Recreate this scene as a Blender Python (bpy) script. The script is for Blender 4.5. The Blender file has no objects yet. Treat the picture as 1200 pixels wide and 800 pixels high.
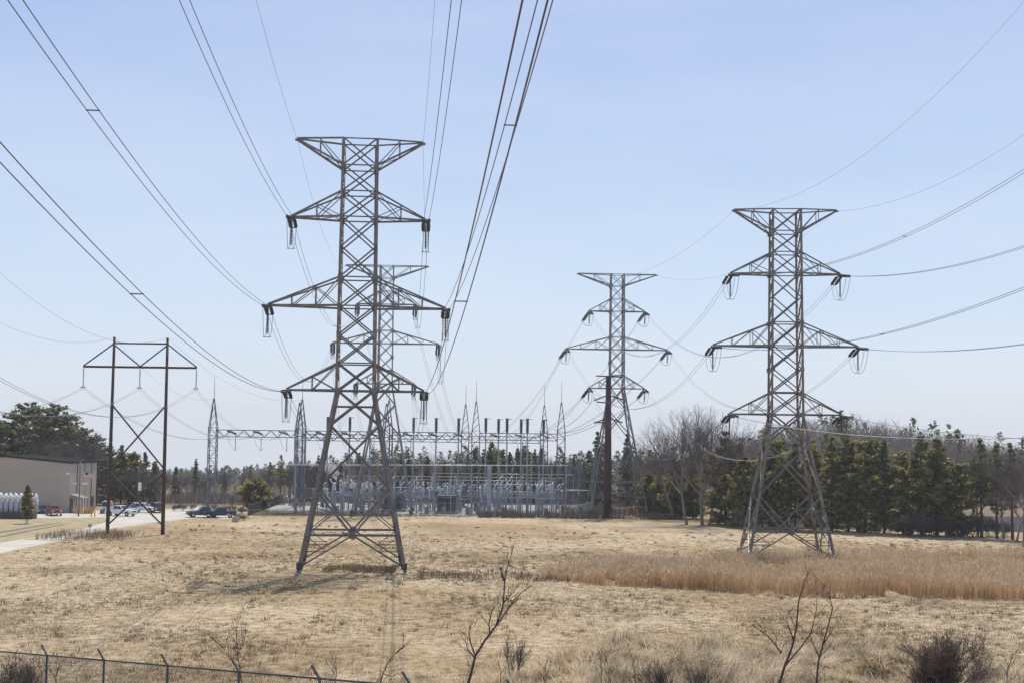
import bpy, math, random
import numpy as np
from mathutils import Vector as V, Matrix, Quaternion
R = math.radians
random.seed(7); RNG = np.random.default_rng(7)
S = bpy.context.scene; C = S.collection

# ------------------------------------------------------------------ camera, sky, sun, exposure
FPX, CAMZ = 1667.0, 13.5                       # focal length in pixels of a 1200 px wide picture; eye height above the field
PITCH, ROLL = R(4.12), R(0.7)
CAM = V((0, 0, CAMZ))
FW = V((0, math.cos(PITCH), math.sin(PITCH)))
R0 = V((1, 0, 0)); U0 = R0.cross(FW)
RT = R0*math.cos(ROLL) + U0*math.sin(ROLL); UP = RT.cross(FW)
cd = bpy.data.cameras.new('camera'); cam = bpy.data.objects.new('camera', cd); C.objects.link(cam)
cd.lens = FPX/1200*36; cd.sensor_width = 36; cd.clip_start = 0.5; cd.clip_end = 9000
m = Matrix((RT, UP, -FW)).transposed().to_4x4(); m.translation = CAM; cam.matrix_world = m
S.camera = cam

SUN_EL, SUN_AZ = R(61), R(14)                  # azimuth clockwise from +Y (the view direction)
W = bpy.data.worlds.new('World'); S.world = W; W.use_nodes = True
nt = W.node_tree; nt.nodes.clear()
def N(nt, t, **k):
    n = nt.nodes.new(t)
    for a, b in k.items():
        if a.startswith('i_'): n.inputs[a[2:]].default_value = b
        else: setattr(n, a, b)
    return n
out = N(nt, 'ShaderNodeOutputWorld'); bg = N(nt, 'ShaderNodeBackground'); bg.inputs[1].default_value = 0.10
sky = N(nt, 'ShaderNodeTexSky', sky_type='NISHITA', sun_disc=False, sun_elevation=SUN_EL, sun_rotation=SUN_AZ,
        altitude=60, air_density=1.0, dust_density=0.6, ozone_density=1.5)
tc = N(nt, 'ShaderNodeTexCoord'); sep = N(nt, 'ShaderNodeSeparateXYZ'); mx = N(nt, 'ShaderNodeMath', operation='MAXIMUM'); mx.inputs[1].default_value = 0.004
cmb = N(nt, 'ShaderNodeCombineXYZ'); L = nt.links.new
L(tc.outputs['Generated'], sep.inputs[0]); L(sep.outputs[2], mx.inputs[0])
L(sep.outputs[0], cmb.inputs[0]); L(sep.outputs[1], cmb.inputs[1]); L(mx.outputs[0], cmb.inputs[2]); L(cmb.outputs[0], sky.inputs[0])
# thin high cloud
mp = N(nt, 'ShaderNodeMapping'); mp.inputs['Scale'].default_value = (2.0, 2.0, 9.0); mp.inputs['Rotation'].default_value = (0, R(8), 0)
nz = N(nt, 'ShaderNodeTexNoise'); nz.inputs['Scale'].default_value = 1.6; nz.inputs['Detail'].default_value = 6; nz.inputs['Roughness'].default_value = 0.6
rp = N(nt, 'ShaderNodeValToRGB'); rp.color_ramp.elements[0].position = 0.36; rp.color_ramp.elements[1].position = 0.80
rp.color_ramp.elements[0].color = (0.05, 0.05, 0.05, 1)
rp.color_ramp.elements[1].color = (0.27, 0.27, 0.27, 1)
mix = N(nt, 'ShaderNodeMixRGB'); mix.inputs[2].default_value = (7.2, 7.4, 7.8, 1)
L(tc.outputs['Generated'], mp.inputs[0]); L(mp.outputs[0], nz.inputs[0]); L(nz.outputs[0], rp.inputs[0])
veil = N(nt, 'ShaderNodeMapRange'); veil.inputs[1].default_value = 0.25; veil.inputs[2].default_value = 0.9; veil.inputs[3].default_value = 0.80; veil.inputs[4].default_value = 0.0
L(mx.outputs[0], veil.inputs[0])
vr = N(nt, 'ShaderNodeValToRGB'); e = vr.color_ramp.elements; e[0].position = 0.0; e[0].color = (.60, .645, .74, 1); e[1].position = .30; e[1].color = (.325, .425, .685, 1)
k_ = e.new(.12); k_.color = (.465, .57, .74, 1); L(mx.outputs[0], vr.inputs[0])
vs = N(nt, 'ShaderNodeVectorMath', operation='SCALE'); vs.inputs['Scale'].default_value = 10.0; L(vr.outputs[0], vs.inputs[0])
vm = N(nt, 'ShaderNodeMixRGB'); L(veil.outputs[0], vm.inputs[0]); L(sky.outputs[0], vm.inputs[1]); L(vs.outputs[0], vm.inputs[2])
L(rp.outputs[0], mix.inputs[0]); L(vm.outputs[0], mix.inputs[1]); L(mix.outputs[0], bg.inputs[0]); L(bg.outputs[0], out.inputs[0])

sd = bpy.data.lights.new('sun', 'SUN'); sun = bpy.data.objects.new('sun', sd); C.objects.link(sun)
sd.energy = 3.6; sd.angle = R(0.53); sd.color = (1.0, 0.95, 0.87)
SUNV = V((math.sin(SUN_AZ)*math.cos(SUN_EL), math.cos(SUN_AZ)*math.cos(SUN_EL), math.sin(SUN_EL)))
sun.rotation_euler = SUNV.to_track_quat('Z', 'Y').to_euler()
S.view_settings.view_transform = 'Standard'; S.view_settings.look = 'None'
S.view_settings.exposure = 0.35; S.view_settings.gamma = 1.0; S.view_settings.use_curve_mapping = False

# ------------------------------------------------------------------ helpers
def ray(px, py):
    d = FW + RT*((px-600)/FPX) + UP*((400-py)/FPX)
    return d/d.y
def at(px, py, Y): return CAM + ray(px, py)*Y
def gnd(px, py, z=0.0):
    d = ray(px, py); return CAM + d*((z-CAMZ)/d.z)
def dist(px, py): return gnd(px, py).y

def tag(o, label=None, cat=None, group=None, kind=None):
    if label: o['label'] = label
    if cat: o['category'] = cat
    if group: o['group'] = group
    if kind: o['kind'] = kind
    return o
def thing(name, label, cat, loc=(0, 0, 0), rz=0.0, group=None):
    o = bpy.data.objects.new(name, None); C.objects.link(o); o.location = loc; o.rotation_euler = (0, 0, rz)
    o.empty_display_size = 0.2
    return tag(o, label, cat, group)
def copy_tree(o, parent=None):
    c = o.copy(); C.objects.link(c); c.parent = parent
    for ch in list(o.children): copy_tree(ch, c)
    return c
def place(proto, used, loc, rz, label, group=None):
    o = proto if not used else copy_tree(proto)
    o.location = loc; o.rotation_euler = (0, 0, rz); o['label'] = label
    if group: o['group'] = group
    return o
ORD = ['first','second','third','fourth','fifth','sixth','seventh','eighth','ninth','tenth','eleventh','twelfth','thirteenth','fourteenth','fifteenth','sixteenth','seventeenth','eighteenth','nineteenth','twentieth']

class MB:
    def __init__(s): s.v = []; s.f = []; s.m = []; s.sm = []
    def add(s, vs, fs, mi=0, smooth=False):
        n = len(s.v); s.v += [tuple(v) for v in vs]
        for f in fs: s.f.append([i+n for i in f]); s.m.append(mi); s.sm.append(smooth)
    def box(s, c, d, mi=0, rz=0.0):
        x, y, z = d[0]/2, d[1]/2, d[2]/2; cs, sn = math.cos(rz), math.sin(rz)
        vs = []
        for sx, sy, sz in ((-1,-1,-1),(1,-1,-1),(1,1,-1),(-1,1,-1),(-1,-1,1),(1,-1,1),(1,1,1),(-1,1,1)):
            a, b = sx*x, sy*y
            vs.append((c[0]+a*cs-b*sn, c[1]+a*sn+b*cs, c[2]+sz*z))
        s.add(vs, [(3,2,1,0),(4,5,6,7),(0,1,5,4),(1,2,6,5),(2,3,7,6),(3,0,4,7)], mi)
    def frame(s, p, q):
        d = (q-p).normalized(); ref = V((0,0,1)) if abs(d.z) < 0.92 else V((0,1,0))
        u = d.cross(ref).normalized(); return u, u.cross(d).normalized()
    def bar(s, p, q, w, h=None, mi=0):
        p, q = V(p), V(q); h = h or w; u, v = s.frame(p, q); u = u*w/2; v = v*h/2
        s.add([p-u-v, p+u-v, p+u+v, p-u+v, q-u-v, q+u-v, q+u+v, q-u+v], [(3,2,1,0),(4,5,6,7),(0,1,5,4),(1,2,6,5),(2,3,7,6),(3,0,4,7)], mi)
    def angle(s, p, q, w, t=None, flip=1, mi=0):      # an L-shaped steel angle
        p, q = V(p), V(q); t = t or w*0.16; u, v = s.frame(p, q); u = u*flip
        prof = [(0,0),(w,0),(w,t),(t,t),(t,w),(0,w)]
        vs = [c + u*(a-w*.3) + v*(b-w*.3) for c in (p, q) for a, b in prof]
        fs = [(i, (i+1) % 6, 6+(i+1) % 6, 6+i) for i in range(6)] + [(5,4,3,2,1,0), (6,7,8,9,10,11)]
        s.add(vs, fs, mi)
    def tube(s, pts, r, n=6, mi=0, cap=True, smooth=True):
        pts = [V(p) for p in pts]; k = len(pts)
        rs = r if isinstance(r, (list, tuple)) else [r]*k
        vs = []; pu = None
        for i, p in enumerate(pts):
            d = (pts[min(i+1, k-1)] - pts[max(i-1, 0)]).normalized()
            if pu is None:
                ref = V((0,0,1)) if abs(d.z) < .92 else V((1,0,0)); u = d.cross(ref).normalized()
            else:
                u = (pu - d*pu.dot(d)); u = u.normalized() if u.length > 1e-6 else d.orthogonal().normalized()
            pu = u; v = d.cross(u)
            for j in range(n):
                a = 2*math.pi*j/n; vs.append(p + (u*math.cos(a) + v*math.sin(a))*rs[i])
        fs = [(i*n+j, i*n+(j+1) % n, (i+1)*n+(j+1) % n, (i+1)*n+j) for i in range(k-1) for j in range(n)]
        if cap: fs += [tuple(range(n))[::-1], tuple(range((k-1)*n, k*n))]
        s.add(vs, fs, mi, smooth)
    def lathe(s, prof, n=10, c=(0,0,0), axis='Z', mi=0, smooth=True):
        vs = []
        for r, z in prof:
            for j in range(n):
                a = 2*math.pi*j/n; x, y = r*math.cos(a), r*math.sin(a)
                vs.append((c[0]+x, c[1]+y, c[2]+z) if axis == 'Z' else (c[0]+x, c[1]+z, c[2]+y))
        k = len(prof)
        fs = [(i*n+j, i*n+(j+1) % n, (i+1)*n+(j+1) % n, (i+1)*n+j) for i in range(k-1) for j in range(n)]
        fs += [tuple(range(n))[::-1], tuple(range((k-1)*n, k*n))]
        s.add(vs, fs, mi, smooth)
    def prism(s, poly, y0, y1, mi=0, inset=None):     # polygon in XZ extruded along Y; inset = (dy, zmin, zmax) leans the sides in
        def yy(z, y):
            if not inset: return y
            d, a, b = inset; t = min(max((z-a)/(b-a), 0), 1); return y - math.copysign(d*t, y)
        n = len(poly); vs = [(x, yy(z, y0), z) for x, z in poly] + [(x, yy(z, y1), z) for x, z in poly]
        s.add(vs, [tuple(range(n)), tuple(range(2*n-1, n-1, -1))] + [(i, i+n, (i+1) % n+n, (i+1) % n) for i in range(n)], mi)
    def build(s, name, mats, parent=None, loc=None, bevel=0):
        me = bpy.data.meshes.new(name); me.from_pydata(s.v, [], s.f)
        for m_ in (mats if isinstance(mats, (list, tuple)) else [mats]): me.materials.append(m_)
        me.polygons.foreach_set('material_index', s.m); me.polygons.foreach_set('use_smooth', s.sm); me.update()
        o = bpy.data.objects.new(name, me); C.objects.link(o); o.parent = parent
        if loc: o.location = loc
        if bevel:
            b = o.modifiers.new('bevel', 'BEVEL'); b.width = bevel; b.segments = 2; b.limit_method = 'ANGLE'; b.angle_limit = R(40)
        return o
def np_mesh(name, verts, tris, mats, parent=None, mi=None, rnd=None):
    me = bpy.data.meshes.new(name); nv, nf = len(verts), len(tris)
    me.vertices.add(nv); me.vertices.foreach_set('co', np.asarray(verts, np.float32).ravel())
    me.loops.add(nf*3); me.loops.foreach_set('vertex_index', np.asarray(tris, np.int32).ravel())
    me.polygons.add(nf); me.polygons.foreach_set('loop_start', np.arange(0, nf*3, 3, dtype=np.int32))
    for m_ in (mats if isinstance(mats, (list, tuple)) else [mats]): me.materials.append(m_)
    if mi is not None: me.polygons.foreach_set('material_index', np.asarray(mi, np.int32))
    if rnd is not None:
        a = me.attributes.new('rnd', 'FLOAT', 'POINT'); a.data.foreach_set('value', np.asarray(rnd, np.float32))
    me.update(calc_edges=True); me.validate()
    o = bpy.data.objects.new(name, me); C.objects.link(o); o.parent = parent
    return o
def blades(P, D, Wd):
    """one thin triangle per blade: base points P, vector to the tip D, half width vector Wd"""
    n = len(P); v = np.empty((n, 3, 3)); v[:, 0] = P-Wd; v[:, 1] = P+Wd; v[:, 2] = P+D
    return v.reshape(-1, 3), np.arange(n*3).reshape(-1, 3)
def vnoise(x, y, seed=0):
    x = np.asarray(x, float); y = np.asarray(y, float)
    xi = np.floor(x); yi = np.floor(y); xf = x-xi; yf = y-yi
    def h(a, b): 
        t = np.sin(a*127.1 + b*311.7 + seed*74.7)*43758.5453; return t-np.floor(t)
    u = xf*xf*(3-2*xf); w = yf*yf*(3-2*yf)
    return (h(xi,yi)*(1-u)+h(xi+1,yi)*u)*(1-w) + (h(xi,yi+1)*(1-u)+h(xi+1,yi+1)*u)*w
def sst(a, b, x): t = np.clip((np.asarray(x, float)-a)/(b-a), 0, 1); return t*t*(3-2*t)

# ------------------------------------------------------------------ materials
def mat(name, col, rough=0.6, metal=0.0, var=0.0, scale=2.0, bump=0.0, col2=None, spec=0.5, coord='Object', detail=4, trans=0.0, attr=False):
    m_ = bpy.data.materials.new(name); m_.use_nodes = True; t = m_.node_tree; b = t.nodes['Principled BSDF']; l = t.links.new
    b.inputs['Roughness'].default_value = rough; b.inputs['Metallic'].default_value = metal
    b.inputs['Specular IOR Level'].default_value = spec; b.inputs['Base Color'].default_value = (*col, 1)
    src = None
    if var or col2 or bump:
        if coord == 'Position': co = N(t, 'ShaderNodeNewGeometry').outputs['Position']
        else: co = N(t, 'ShaderNodeTexCoord').outputs['Object']
        n_ = N(t, 'ShaderNodeTexNoise'); n_.inputs['Scale'].default_value = scale; n_.inputs['Detail'].default_value = detail; l(co, n_.inputs[0])
        c2 = col2 or tuple(min(1, c*(1+var)) for c in col); c1 = col if col2 else tuple(c*(1-var) for c in col)
        r_ = N(t, 'ShaderNodeValToRGB'); r_.color_ramp.elements[0].color = (*c1, 1); r_.color_ramp.elements[1].color = (*c2, 1)
        r_.color_ramp.elements[0].position = .32; r_.color_ramp.elements[1].position = .68
        if attr:
            at_ = N(t, 'ShaderNodeAttribute', attribute_name='rnd'); a_ = N(t, 'ShaderNodeMath', operation='ADD'); s_ = N(t, 'ShaderNodeMath', operation='MULTIPLY_ADD')
            s_.inputs[1].default_value = 0.55; s_.inputs[2].default_value = -0.275
            l(at_.outputs['Fac'], s_.inputs[0]); l(n_.outputs[0], a_.inputs[0]); l(s_.outputs[0], a_.inputs[1]); l(a_.outputs[0], r_.inputs[0])
        else: l(n_.outputs[0], r_.inputs[0])
        l(r_.outputs[0], b.inputs['Base Color']); src = r_.outputs[0]
        if bump:
            bp = N(t, 'ShaderNodeBump'); bp.inputs['Strength'].default_value = 1.0; bp.inputs['Distance'].default_value = bump
            l(n_.outputs[0], bp.inputs['Height']); l(bp.outputs[0], b.inputs['Normal'])
    if trans:
        tr = N(t, 'ShaderNodeBsdfTranslucent'); ms = N(t, 'ShaderNodeMixShader'); ms.inputs[0].default_value = trans
        if src: l(src, tr.inputs[0])
        else: tr.inputs[0].default_value = (*col, 1)
        l(b.outputs[0], ms.inputs[1]); l(tr.outputs[0], ms.inputs[2]); l(ms.outputs[0], t.nodes['Material Output'].inputs[0])
    return m_
M = {}
M['tower'] = mat('weathered_galvanised_steel', (.115,.100,.088), .5, .3, col2=(.225,.212,.198), scale=1.1)
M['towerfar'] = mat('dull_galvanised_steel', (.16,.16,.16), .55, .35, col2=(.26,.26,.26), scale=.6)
M['galv'] = mat('galvanised_steel', (.22,.245,.285), .45, .3, col2=(.40,.435,.48), scale=.9)
M['galvdark'] = mat('dull_grey_steel', (.10,.11,.135), .5, .3, col2=(.17,.185,.215), scale=.9)
M['alu'] = mat('bright_aluminium_tube', (.72,.70,.64), .35, .2, var=.06)
M['wire'] = mat('stranded_conductor', (.10,.10,.105), .45, .5)
M['wirelight'] = mat('pale_grey_conductor', (.42,.42,.42), .65, .15)  # paler grey than the other conductors, for the reed tower's lower arms
M['porcelain'] = mat('dark_glazed_porcelain', (.035,.030,.032), .25)
M['greyglaze'] = mat('grey_glazed_porcelain', (.34,.365,.41), .25, var=.1, scale=3)
M['whiteglaze'] = mat('pale_polymer', (.72,.73,.74), .35)
M['rust'] = mat('rusty_brown_steel', (.042,.023,.017), .75, 0, col2=(.072,.040,.030), scale=1.5)
M['redsteel'] = mat('weathering_steel', (.040,.018,.015), .75, 0, col2=(.064,.030,.024), scale=.5)
M['concrete'] = mat('concrete', (.40,.38,.35), .85, var=.12, scale=1.5)
M['cabinet'] = mat('grey_paint', (.19,.205,.22), .5, var=.06)
M['trafo'] = mat('transformer_grey', (.11,.125,.15), .5, var=.1)
M['bark'] = mat('pine_bark', (.055,.042,.034), .9, var=.3, scale=3)
M['barkgrey'] = mat('grey_bark', (.16,.14,.128), .9, col2=(.25,.225,.205), scale=1.2)
M['twig'] = mat('grey_brown_twigs', (.125,.102,.095), .9, col2=(.205,.172,.160), scale=.8, trans=.3)
M['twigdark'] = mat('dark_twigs', (.060,.042,.036), .85, col2=(.11,.080,.068), scale=3)
M['twigred'] = mat('reddish_brown_twigs', (.090,.058,.050), .85, col2=(.19,.135,.118), scale=2)
M['needle'] = mat('pine_needles', (.082,.088,.026), .6, col2=(.39,.345,.100), scale=.75, trans=.5, detail=2)  # noise paints sunlit clumps and dark gaps into the needle colour
M['needleyel'] = mat('yellow_green_needles', (.11,.105,.030), .6, col2=(.36,.30,.085), scale=.6, trans=.5, detail=2)
M['needledark'] = mat('dark_spruce_needles', (.065,.074,.034), .6, col2=(.20,.195,.080), scale=.6, trans=.5, detail=2)
M['straw'] = mat('dry_straw', (.21,.148,.083), .9, col2=(.56,.45,.30), scale=.07, coord='Position', trans=.15, attr=True)
M['tuft'] = mat('brown_tussock', (.13,.090,.050), .9, col2=(.33,.24,.13), scale=.8, coord='Position', trans=.15, attr=True)
M['reed'] = mat('dry_reed', (.36,.235,.120), .85, col2=(.70,.50,.29), scale=.16, coord='Position', trans=.25, attr=True)
M['plume'] = mat('reed_plume', (.50,.38,.24), .9, col2=(.66,.55,.40), scale=.3, coord='Position', trans=.35, attr=True)
M['stubble'] = mat('grey_brown_stubble', (.105,.080,.060), .9, col2=(.20,.15,.11), scale=.5, coord='Position', attr=True)
M['matgrass'] = mat('matted_dead_grass', (.24,.17,.10), .9, col2=(.80,.67,.47), scale=.6, coord='Position', trans=.4, attr=True)
M['gravel'] = mat('yard_gravel', (.24,.23,.22), .95, col2=(.36,.35,.33), scale=.8, coord='Position', detail=8)
M['road'] = mat('pale_concrete_road', (.42,.38,.32), .9, col2=(.53,.485,.42), scale=.25, coord='Position', detail=8)
M['verge'] = mat('short_verge_grass', (.24,.19,.10), .95, col2=(.40,.32,.17), scale=.5, coord='Position', detail=8)
M['rut'] = mat('bare_dark_track', (.10,.085,.07), .95, col2=(.18,.15,.12), scale=.8, coord='Position')
M['tan'] = mat('tan_metal_siding', (.40,.345,.285), .6, var=.05, scale=.25)
M['trimdark'] = mat('dark_trim', (.05,.045,.045), .5)
M['roofdark'] = mat('dark_matt_roof', (.035,.033,.034), 1.0, spec=.0)
M['houseblue'] = mat('blue_grey_siding', (.13,.14,.175), .7, var=.06, scale=2)
M['shingle'] = mat('grey_shingles', (.30,.29,.275), .85, var=.12, scale=4)
M['white'] = mat('white_paint', (.78,.78,.76), .5, var=.03)
M['glass'] = mat('dark_glass', (.02,.022,.025), .06, spec=.8)
M['rubber'] = mat('tyre_rubber', (.018,.018,.018), .8)
M['chrome'] = mat('chrome', (.6,.6,.6), .2, 1.0)
M['lampglass'] = mat('headlamp_glass', (.7,.7,.7), .1)
M['taillamp'] = mat('tail_lamp', (.35,.01,.01), .2)
M['yellow'] = mat('yellow_paint', (.62,.40,.03), .5)
M['wood'] = mat('weathered_pole_wood', (.12,.095,.075), .85, var=.25, scale=2)
M['fencesteel'] = mat('dark_fence_steel', (.085,.085,.09), .5, .5, var=.2, scale=3)
M['fencebrown'] = mat('brown_fence_slats', (.085,.055,.042), .8, var=.25, scale=3)

# ------------------------------------------------------------------ ground
LINE_DX = -0.066
def terrain(x, y):
    x = np.asarray(x, float); y = np.asarray(y, float)
    bank = np.interp(y, [-200, 0, 32.5, 41, 60, 78, 84], [11.8, 11.8, 6.1, 5.4, 2.6, .25, 0])
    right = sst(-5, 5, x)
    mound = (2.3*np.exp(-((y-61)/10.0)**2)*right*(.55+.62*vnoise(x*.19, y*.08, 3)))
    rough = (vnoise(x*.9, y*.9, 1)-.5)*.38*sst(95, 70, y)*(.3+.7*right) + (vnoise(x*.35, y*.35, 2)-.5)*.45*sst(90, 70, y)*right
    field = ((vnoise(x*.11, y*.11, 5)-.5)*.22 + (vnoise(x*.6, y*.6, 6)-.5)*.10)*sst(70, 90, y)*sst(225, 190, y)*sst(-30, -20, x)
    hillr = 9.5*sst(300, 420, y)*np.exp(-((x-98)/np.where(x < 98, 32, 34))**2)
    drop = -26*sst(430, 780, y)
    ridge = (11.5 + 5*sst(-230, -60, x) + 3*(vnoise(x*.008, 0*y, 8)-.5))*np.exp(-((y-930)/130)**2)
    far = -60*sst(1000, 2600, y)
    swale = -1.15*np.exp(-((x-40)/30)**2-((y-186)/26)**2)
    return bank + mound + rough + field + hillr + drop + ridge + far + swale
def tz(x, y): return float(terrain(x, y))
def build_ground():
    ys = np.concatenate([np.arange(-60, 20, 8), np.arange(20, 40, .8), np.arange(40, 88, .35), np.arange(88, 100, .8), np.arange(100, 240, 3), np.arange(240, 460, 8), np.arange(460, 1100, 30), np.arange(1100, 2700, 200)])
    xi = np.concatenate([np.arange(-42, -8, .9), np.arange(-8, 36, .4), np.arange(36, 45, .9)]); xo = np.concatenate([np.arange(45, 130, 5), np.arange(130, 420, 20), np.arange(420, 1900, 160)])
    xs = np.concatenate([-xo[::-1], xi, xo]); X, Y = np.meshgrid(xs, ys); Z = terrain(X, Y)
    v = np.stack([X, Y, Z], -1).reshape(-1, 3); nx, ny = len(xs), len(ys)
    i = np.arange(ny-1)[:, None]*nx + np.arange(nx-1)[None, :]; i = i.ravel()
    t = np.concatenate([np.stack([i, i+1, i+nx+1], -1), np.stack([i, i+nx+1, i+nx], -1)])
    m_ = bpy.data.materials.new('dry_field'); m_.use_nodes = True; t_ = m_.node_tree; l = t_.links.new; b = t_.nodes['Principled BSDF']
    b.inputs['Roughness'].default_value = .95; b.inputs['Specular IOR Level'].default_value = .1
    pos = N(t_, 'ShaderNodeNewGeometry').outputs['Position']
    def noise(sc, det, ro=.6, st=None):
        n = N(t_, 'ShaderNodeTexNoise'); n.inputs['Scale'].default_value = sc; n.inputs['Detail'].default_value = det; n.inputs['Roughness'].default_value = ro
        if st:
            mp_ = N(t_, 'ShaderNodeMapping'); mp_.inputs['Scale'].default_value = st; l(pos, mp_.inputs[0]); l(mp_.outputs[0], n.inputs[0])
        else: l(pos, n.inputs[0])
        return n.outputs[0]
    def ramp(f, stops):
        r = N(t_, 'ShaderNodeValToRGB'); e = r.color_ramp.elements
        while len(e) < len(stops): e.new(.5)
        for k, (p, c) in enumerate(stops): e[k].position = p; e[k].color = (*c, 1)
        l(f, r.inputs[0]); return r.outputs[0]
    def mixc(f, a, c, mode='MIX', v=None):
        x_ = N(t_, 'ShaderNodeMixRGB', blend_type=mode)
        if f is None: x_.inputs[0].default_value = v
        else: l(f, x_.inputs[0])
        l(a, x_.inputs[1]); l(c, x_.inputs[2]); return x_.outputs[0]
    base = ramp(noise(.035, 5, .6, (1, .7, 1)), [(.32, (.25,.18,.105)), (.45, (.36,.27,.16)), (.56, (.46,.37,.25)), (.66, (.30,.225,.145))])
    fine = ramp(noise(1.0, 9, .75), [(.34, (.30,.26,.22)), (.47, (.90,.88,.84)), (.62, (1.38,1.38,1.40))])
    c = mixc(None, base, fine, 'MULTIPLY', .85)
    spot = ramp(noise(.62, 5, .6, (1, .5, 1)), [(.60, (0, 0, 0)), (.70, (1, 1, 1))])
    dark = ramp(noise(3, 4), [(.3, (.12,.085,.05)), (.7, (.24,.18,.11))])
    c = mixc(spot, c, dark)
    sp = N(t_, 'ShaderNodeSeparateXYZ'); l(pos, sp.inputs[0])
    mb2 = N(t_, 'ShaderNodeMapRange'); mb2.inputs[1].default_value = 76; mb2.inputs[2].default_value = 70; l(sp.outputs[1], mb2.inputs[0])
    bk = ramp(noise(.9, 6, .65), [(.35, (.15,.11,.068)), (.65, (.38,.30,.20))]); c = mixc(mb2.outputs[0], c, bk)
    # leaf litter under the woods beyond the field
    mr = N(t_, 'ShaderNodeMapRange'); mr.inputs[1].default_value = 265; mr.inputs[2].default_value = 300; l(sp.outputs[1], mr.inputs[0])
    lit = ramp(noise(.3, 6), [(.3, (.13,.10,.075)), (.7, (.26,.20,.14))])
    c = mixc(mr.outputs[0], c, lit)
    l(c, b.inputs['Base Color'])
    bp = N(t_, 'ShaderNodeBump'); bp.inputs['Distance'].default_value = .22; bp.inputs['Strength'].default_value = .9
    l(noise(1.6, 8, .7), bp.inputs['Height']); l(bp.outputs[0], b.inputs['Normal'])
    o = np_mesh('ground', v, t, m_); tag(o, kind='structure')
    o.data.polygons.foreach_set('use_smooth', [True]*len(t))
build_ground()

def sheet(name, poly, m_, z=.006):
    b = MB(); b.add([(p[0], p[1], z) for p in poly], [tuple(range(len(poly)))]); o = b.build(name, m_); return tag(o, kind='structure')
G = lambda x, y: gnd(x, y)
sheet('verge', [G(-60, 668), G(0, 652), G(77, 634), G(128, 622), G(200, 611), G(236, 604), G(236, 600), G(120, 598), G(-60, 600)], M['verge'], .010)
sheet('road', [G(-60, 665), G(0, 648), G(77, 631), G(127, 619.6), G(164, 614), G(193, 610), G(223, 607), G(240, 605), G(262, 608), G(285, 606),
               G(282, 602.5), G(262, 600), G(245, 596), G(250, 592.5), G(235, 591.5), G(205, 596), G(150, 597.5), G(110, 598), G(60, 599), G(-60, 600), G(-60, 606), G(0, 606.5), G(70, 606.5),
               G(122, 606), G(131, 607.5), G(124, 611.5), G(96, 619), G(50, 627.5), G(0, 635.5), G(-60, 645)], M['road'], .016)
for a, b_ in (((0, 622.5), (72, 611.5)), ((0, 627.5), (78, 613.5))):
    sheet('track', [G(a[0]-40, a[1]+5), G(*a), G(40, (a[1]+b_[1])/2-1.2), G(*b_), G(b_[0], b_[1]+.7), G(40, (a[1]+b_[1])/2+.6), G(a[0], a[1]+2.0), G(a[0]-40, a[1]+8)], M['rut'], .016)
sheet('substation_yard', [(-45.5, 269), (13.5, 270), (17, 300), (18, 322), (-52, 322), (-50, 300)], M['gravel'], .012)
sheet('gravel_drive', [G(312, 586), G(336, 585.5), G(420, 583), G(420, 580), G(345, 579.5), G(318, 580.5), G(308, 583)], M['road'], .010)
sheet('yard_path', [(15, 268), (24, 274), (18, 292), (14, 292)], M['gravel'], .014)
mw = mat('water', (.10,.12,.14), .08, spec=.8)
sheet('pond', [(79.5, 238), (140, 232), (150, 300), (86, 292)], mw, .02)

# ------------------------------------------------------------------ insulators and lattice towers
def insulator_mesh(L, r=.15, nd=12, seg=8, core=.05, name='insulator'):
    core = max(.05, r*.36) if r < .3 else r*.72; b = MB(); prof = [(core*.6, 0), (core, .02)]
    for i in range(nd):
        z0 = L*(.06 + .88*i/nd); dz = L*.88/nd
        prof += [(core, z0), (r, z0+dz*.25), (r*.95, z0+dz*.45), (core, z0+dz*.7)]
    prof += [(core, L*.97), (core*.6, L)]
    b.lathe(prof, seg); return b
_ins = {}
def insulator(name, L, m_, parent, p, d, r=.15, nd=12):
    key = (name, round(L, 2), m_.name, r)
    if key not in _ins:
        o = insulator_mesh(L, r, nd).build(name, m_, parent); _ins[key] = o
    else:
        o = _ins[key].copy(); C.objects.link(o); o.parent = parent
    o.location = p; o.rotation_mode = 'QUATERNION'; o.rotation_quaternion = V(d).to_track_quat('Z', 'Y')
    return o

SPEC_A = dict(w=[(0, 11.0), (18.9, 3.85), (31, 3.75), (46, 3.55)], panels=[18.9, 21.8, 24.85, 27.9, 31, 34.25, 37.5, 40.3, 43.1, 46],
              hor=[18.9, 21.8, 27.9, 31, 37.5, 40.3, 43.1, 46], low=(18.9, 15.2, 8.4, 3.8), midhor=17.2,
              arms=[('T', 43.1, 46, 46, 6.8), (2, 37.5, 40.3, 37.5, 7.25), (3, 27.9, 31, 27.9, 9.55), (4, 18.9, 21.8, 18.9, 7.35)],
              lw=(.35, .28), bw=.175, aw=.18, SL=2.1, HL=2.9)
SPEC_B = dict(w=[(0, 11.2), (24.6, 2.55), (35, 2.5), (47, 2.45)], panels=[24.6, 27.2, 29.7, 32.2, 34.7, 37.2, 39.7, 42.2, 44.7, 47],
              hor=[24.6, 27.2, 32.2, 34.7, 39.7, 42.2, 44.7, 47], low=(24.6, 20.6, 14.6, 6.4), midhor=10.4,
              arms=[('T', 44.7, 47, 47, 7.75), (2, 39.7, 42.2, 39.7, 5.5), (3, 32.2, 34.7, 32.2, 10.0), (4, 24.6, 27.2, 24.6, 5.5)],
              lw=(.30, .25), bw=.14, aw=.16, SL=2.0, HL=2.4)
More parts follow.
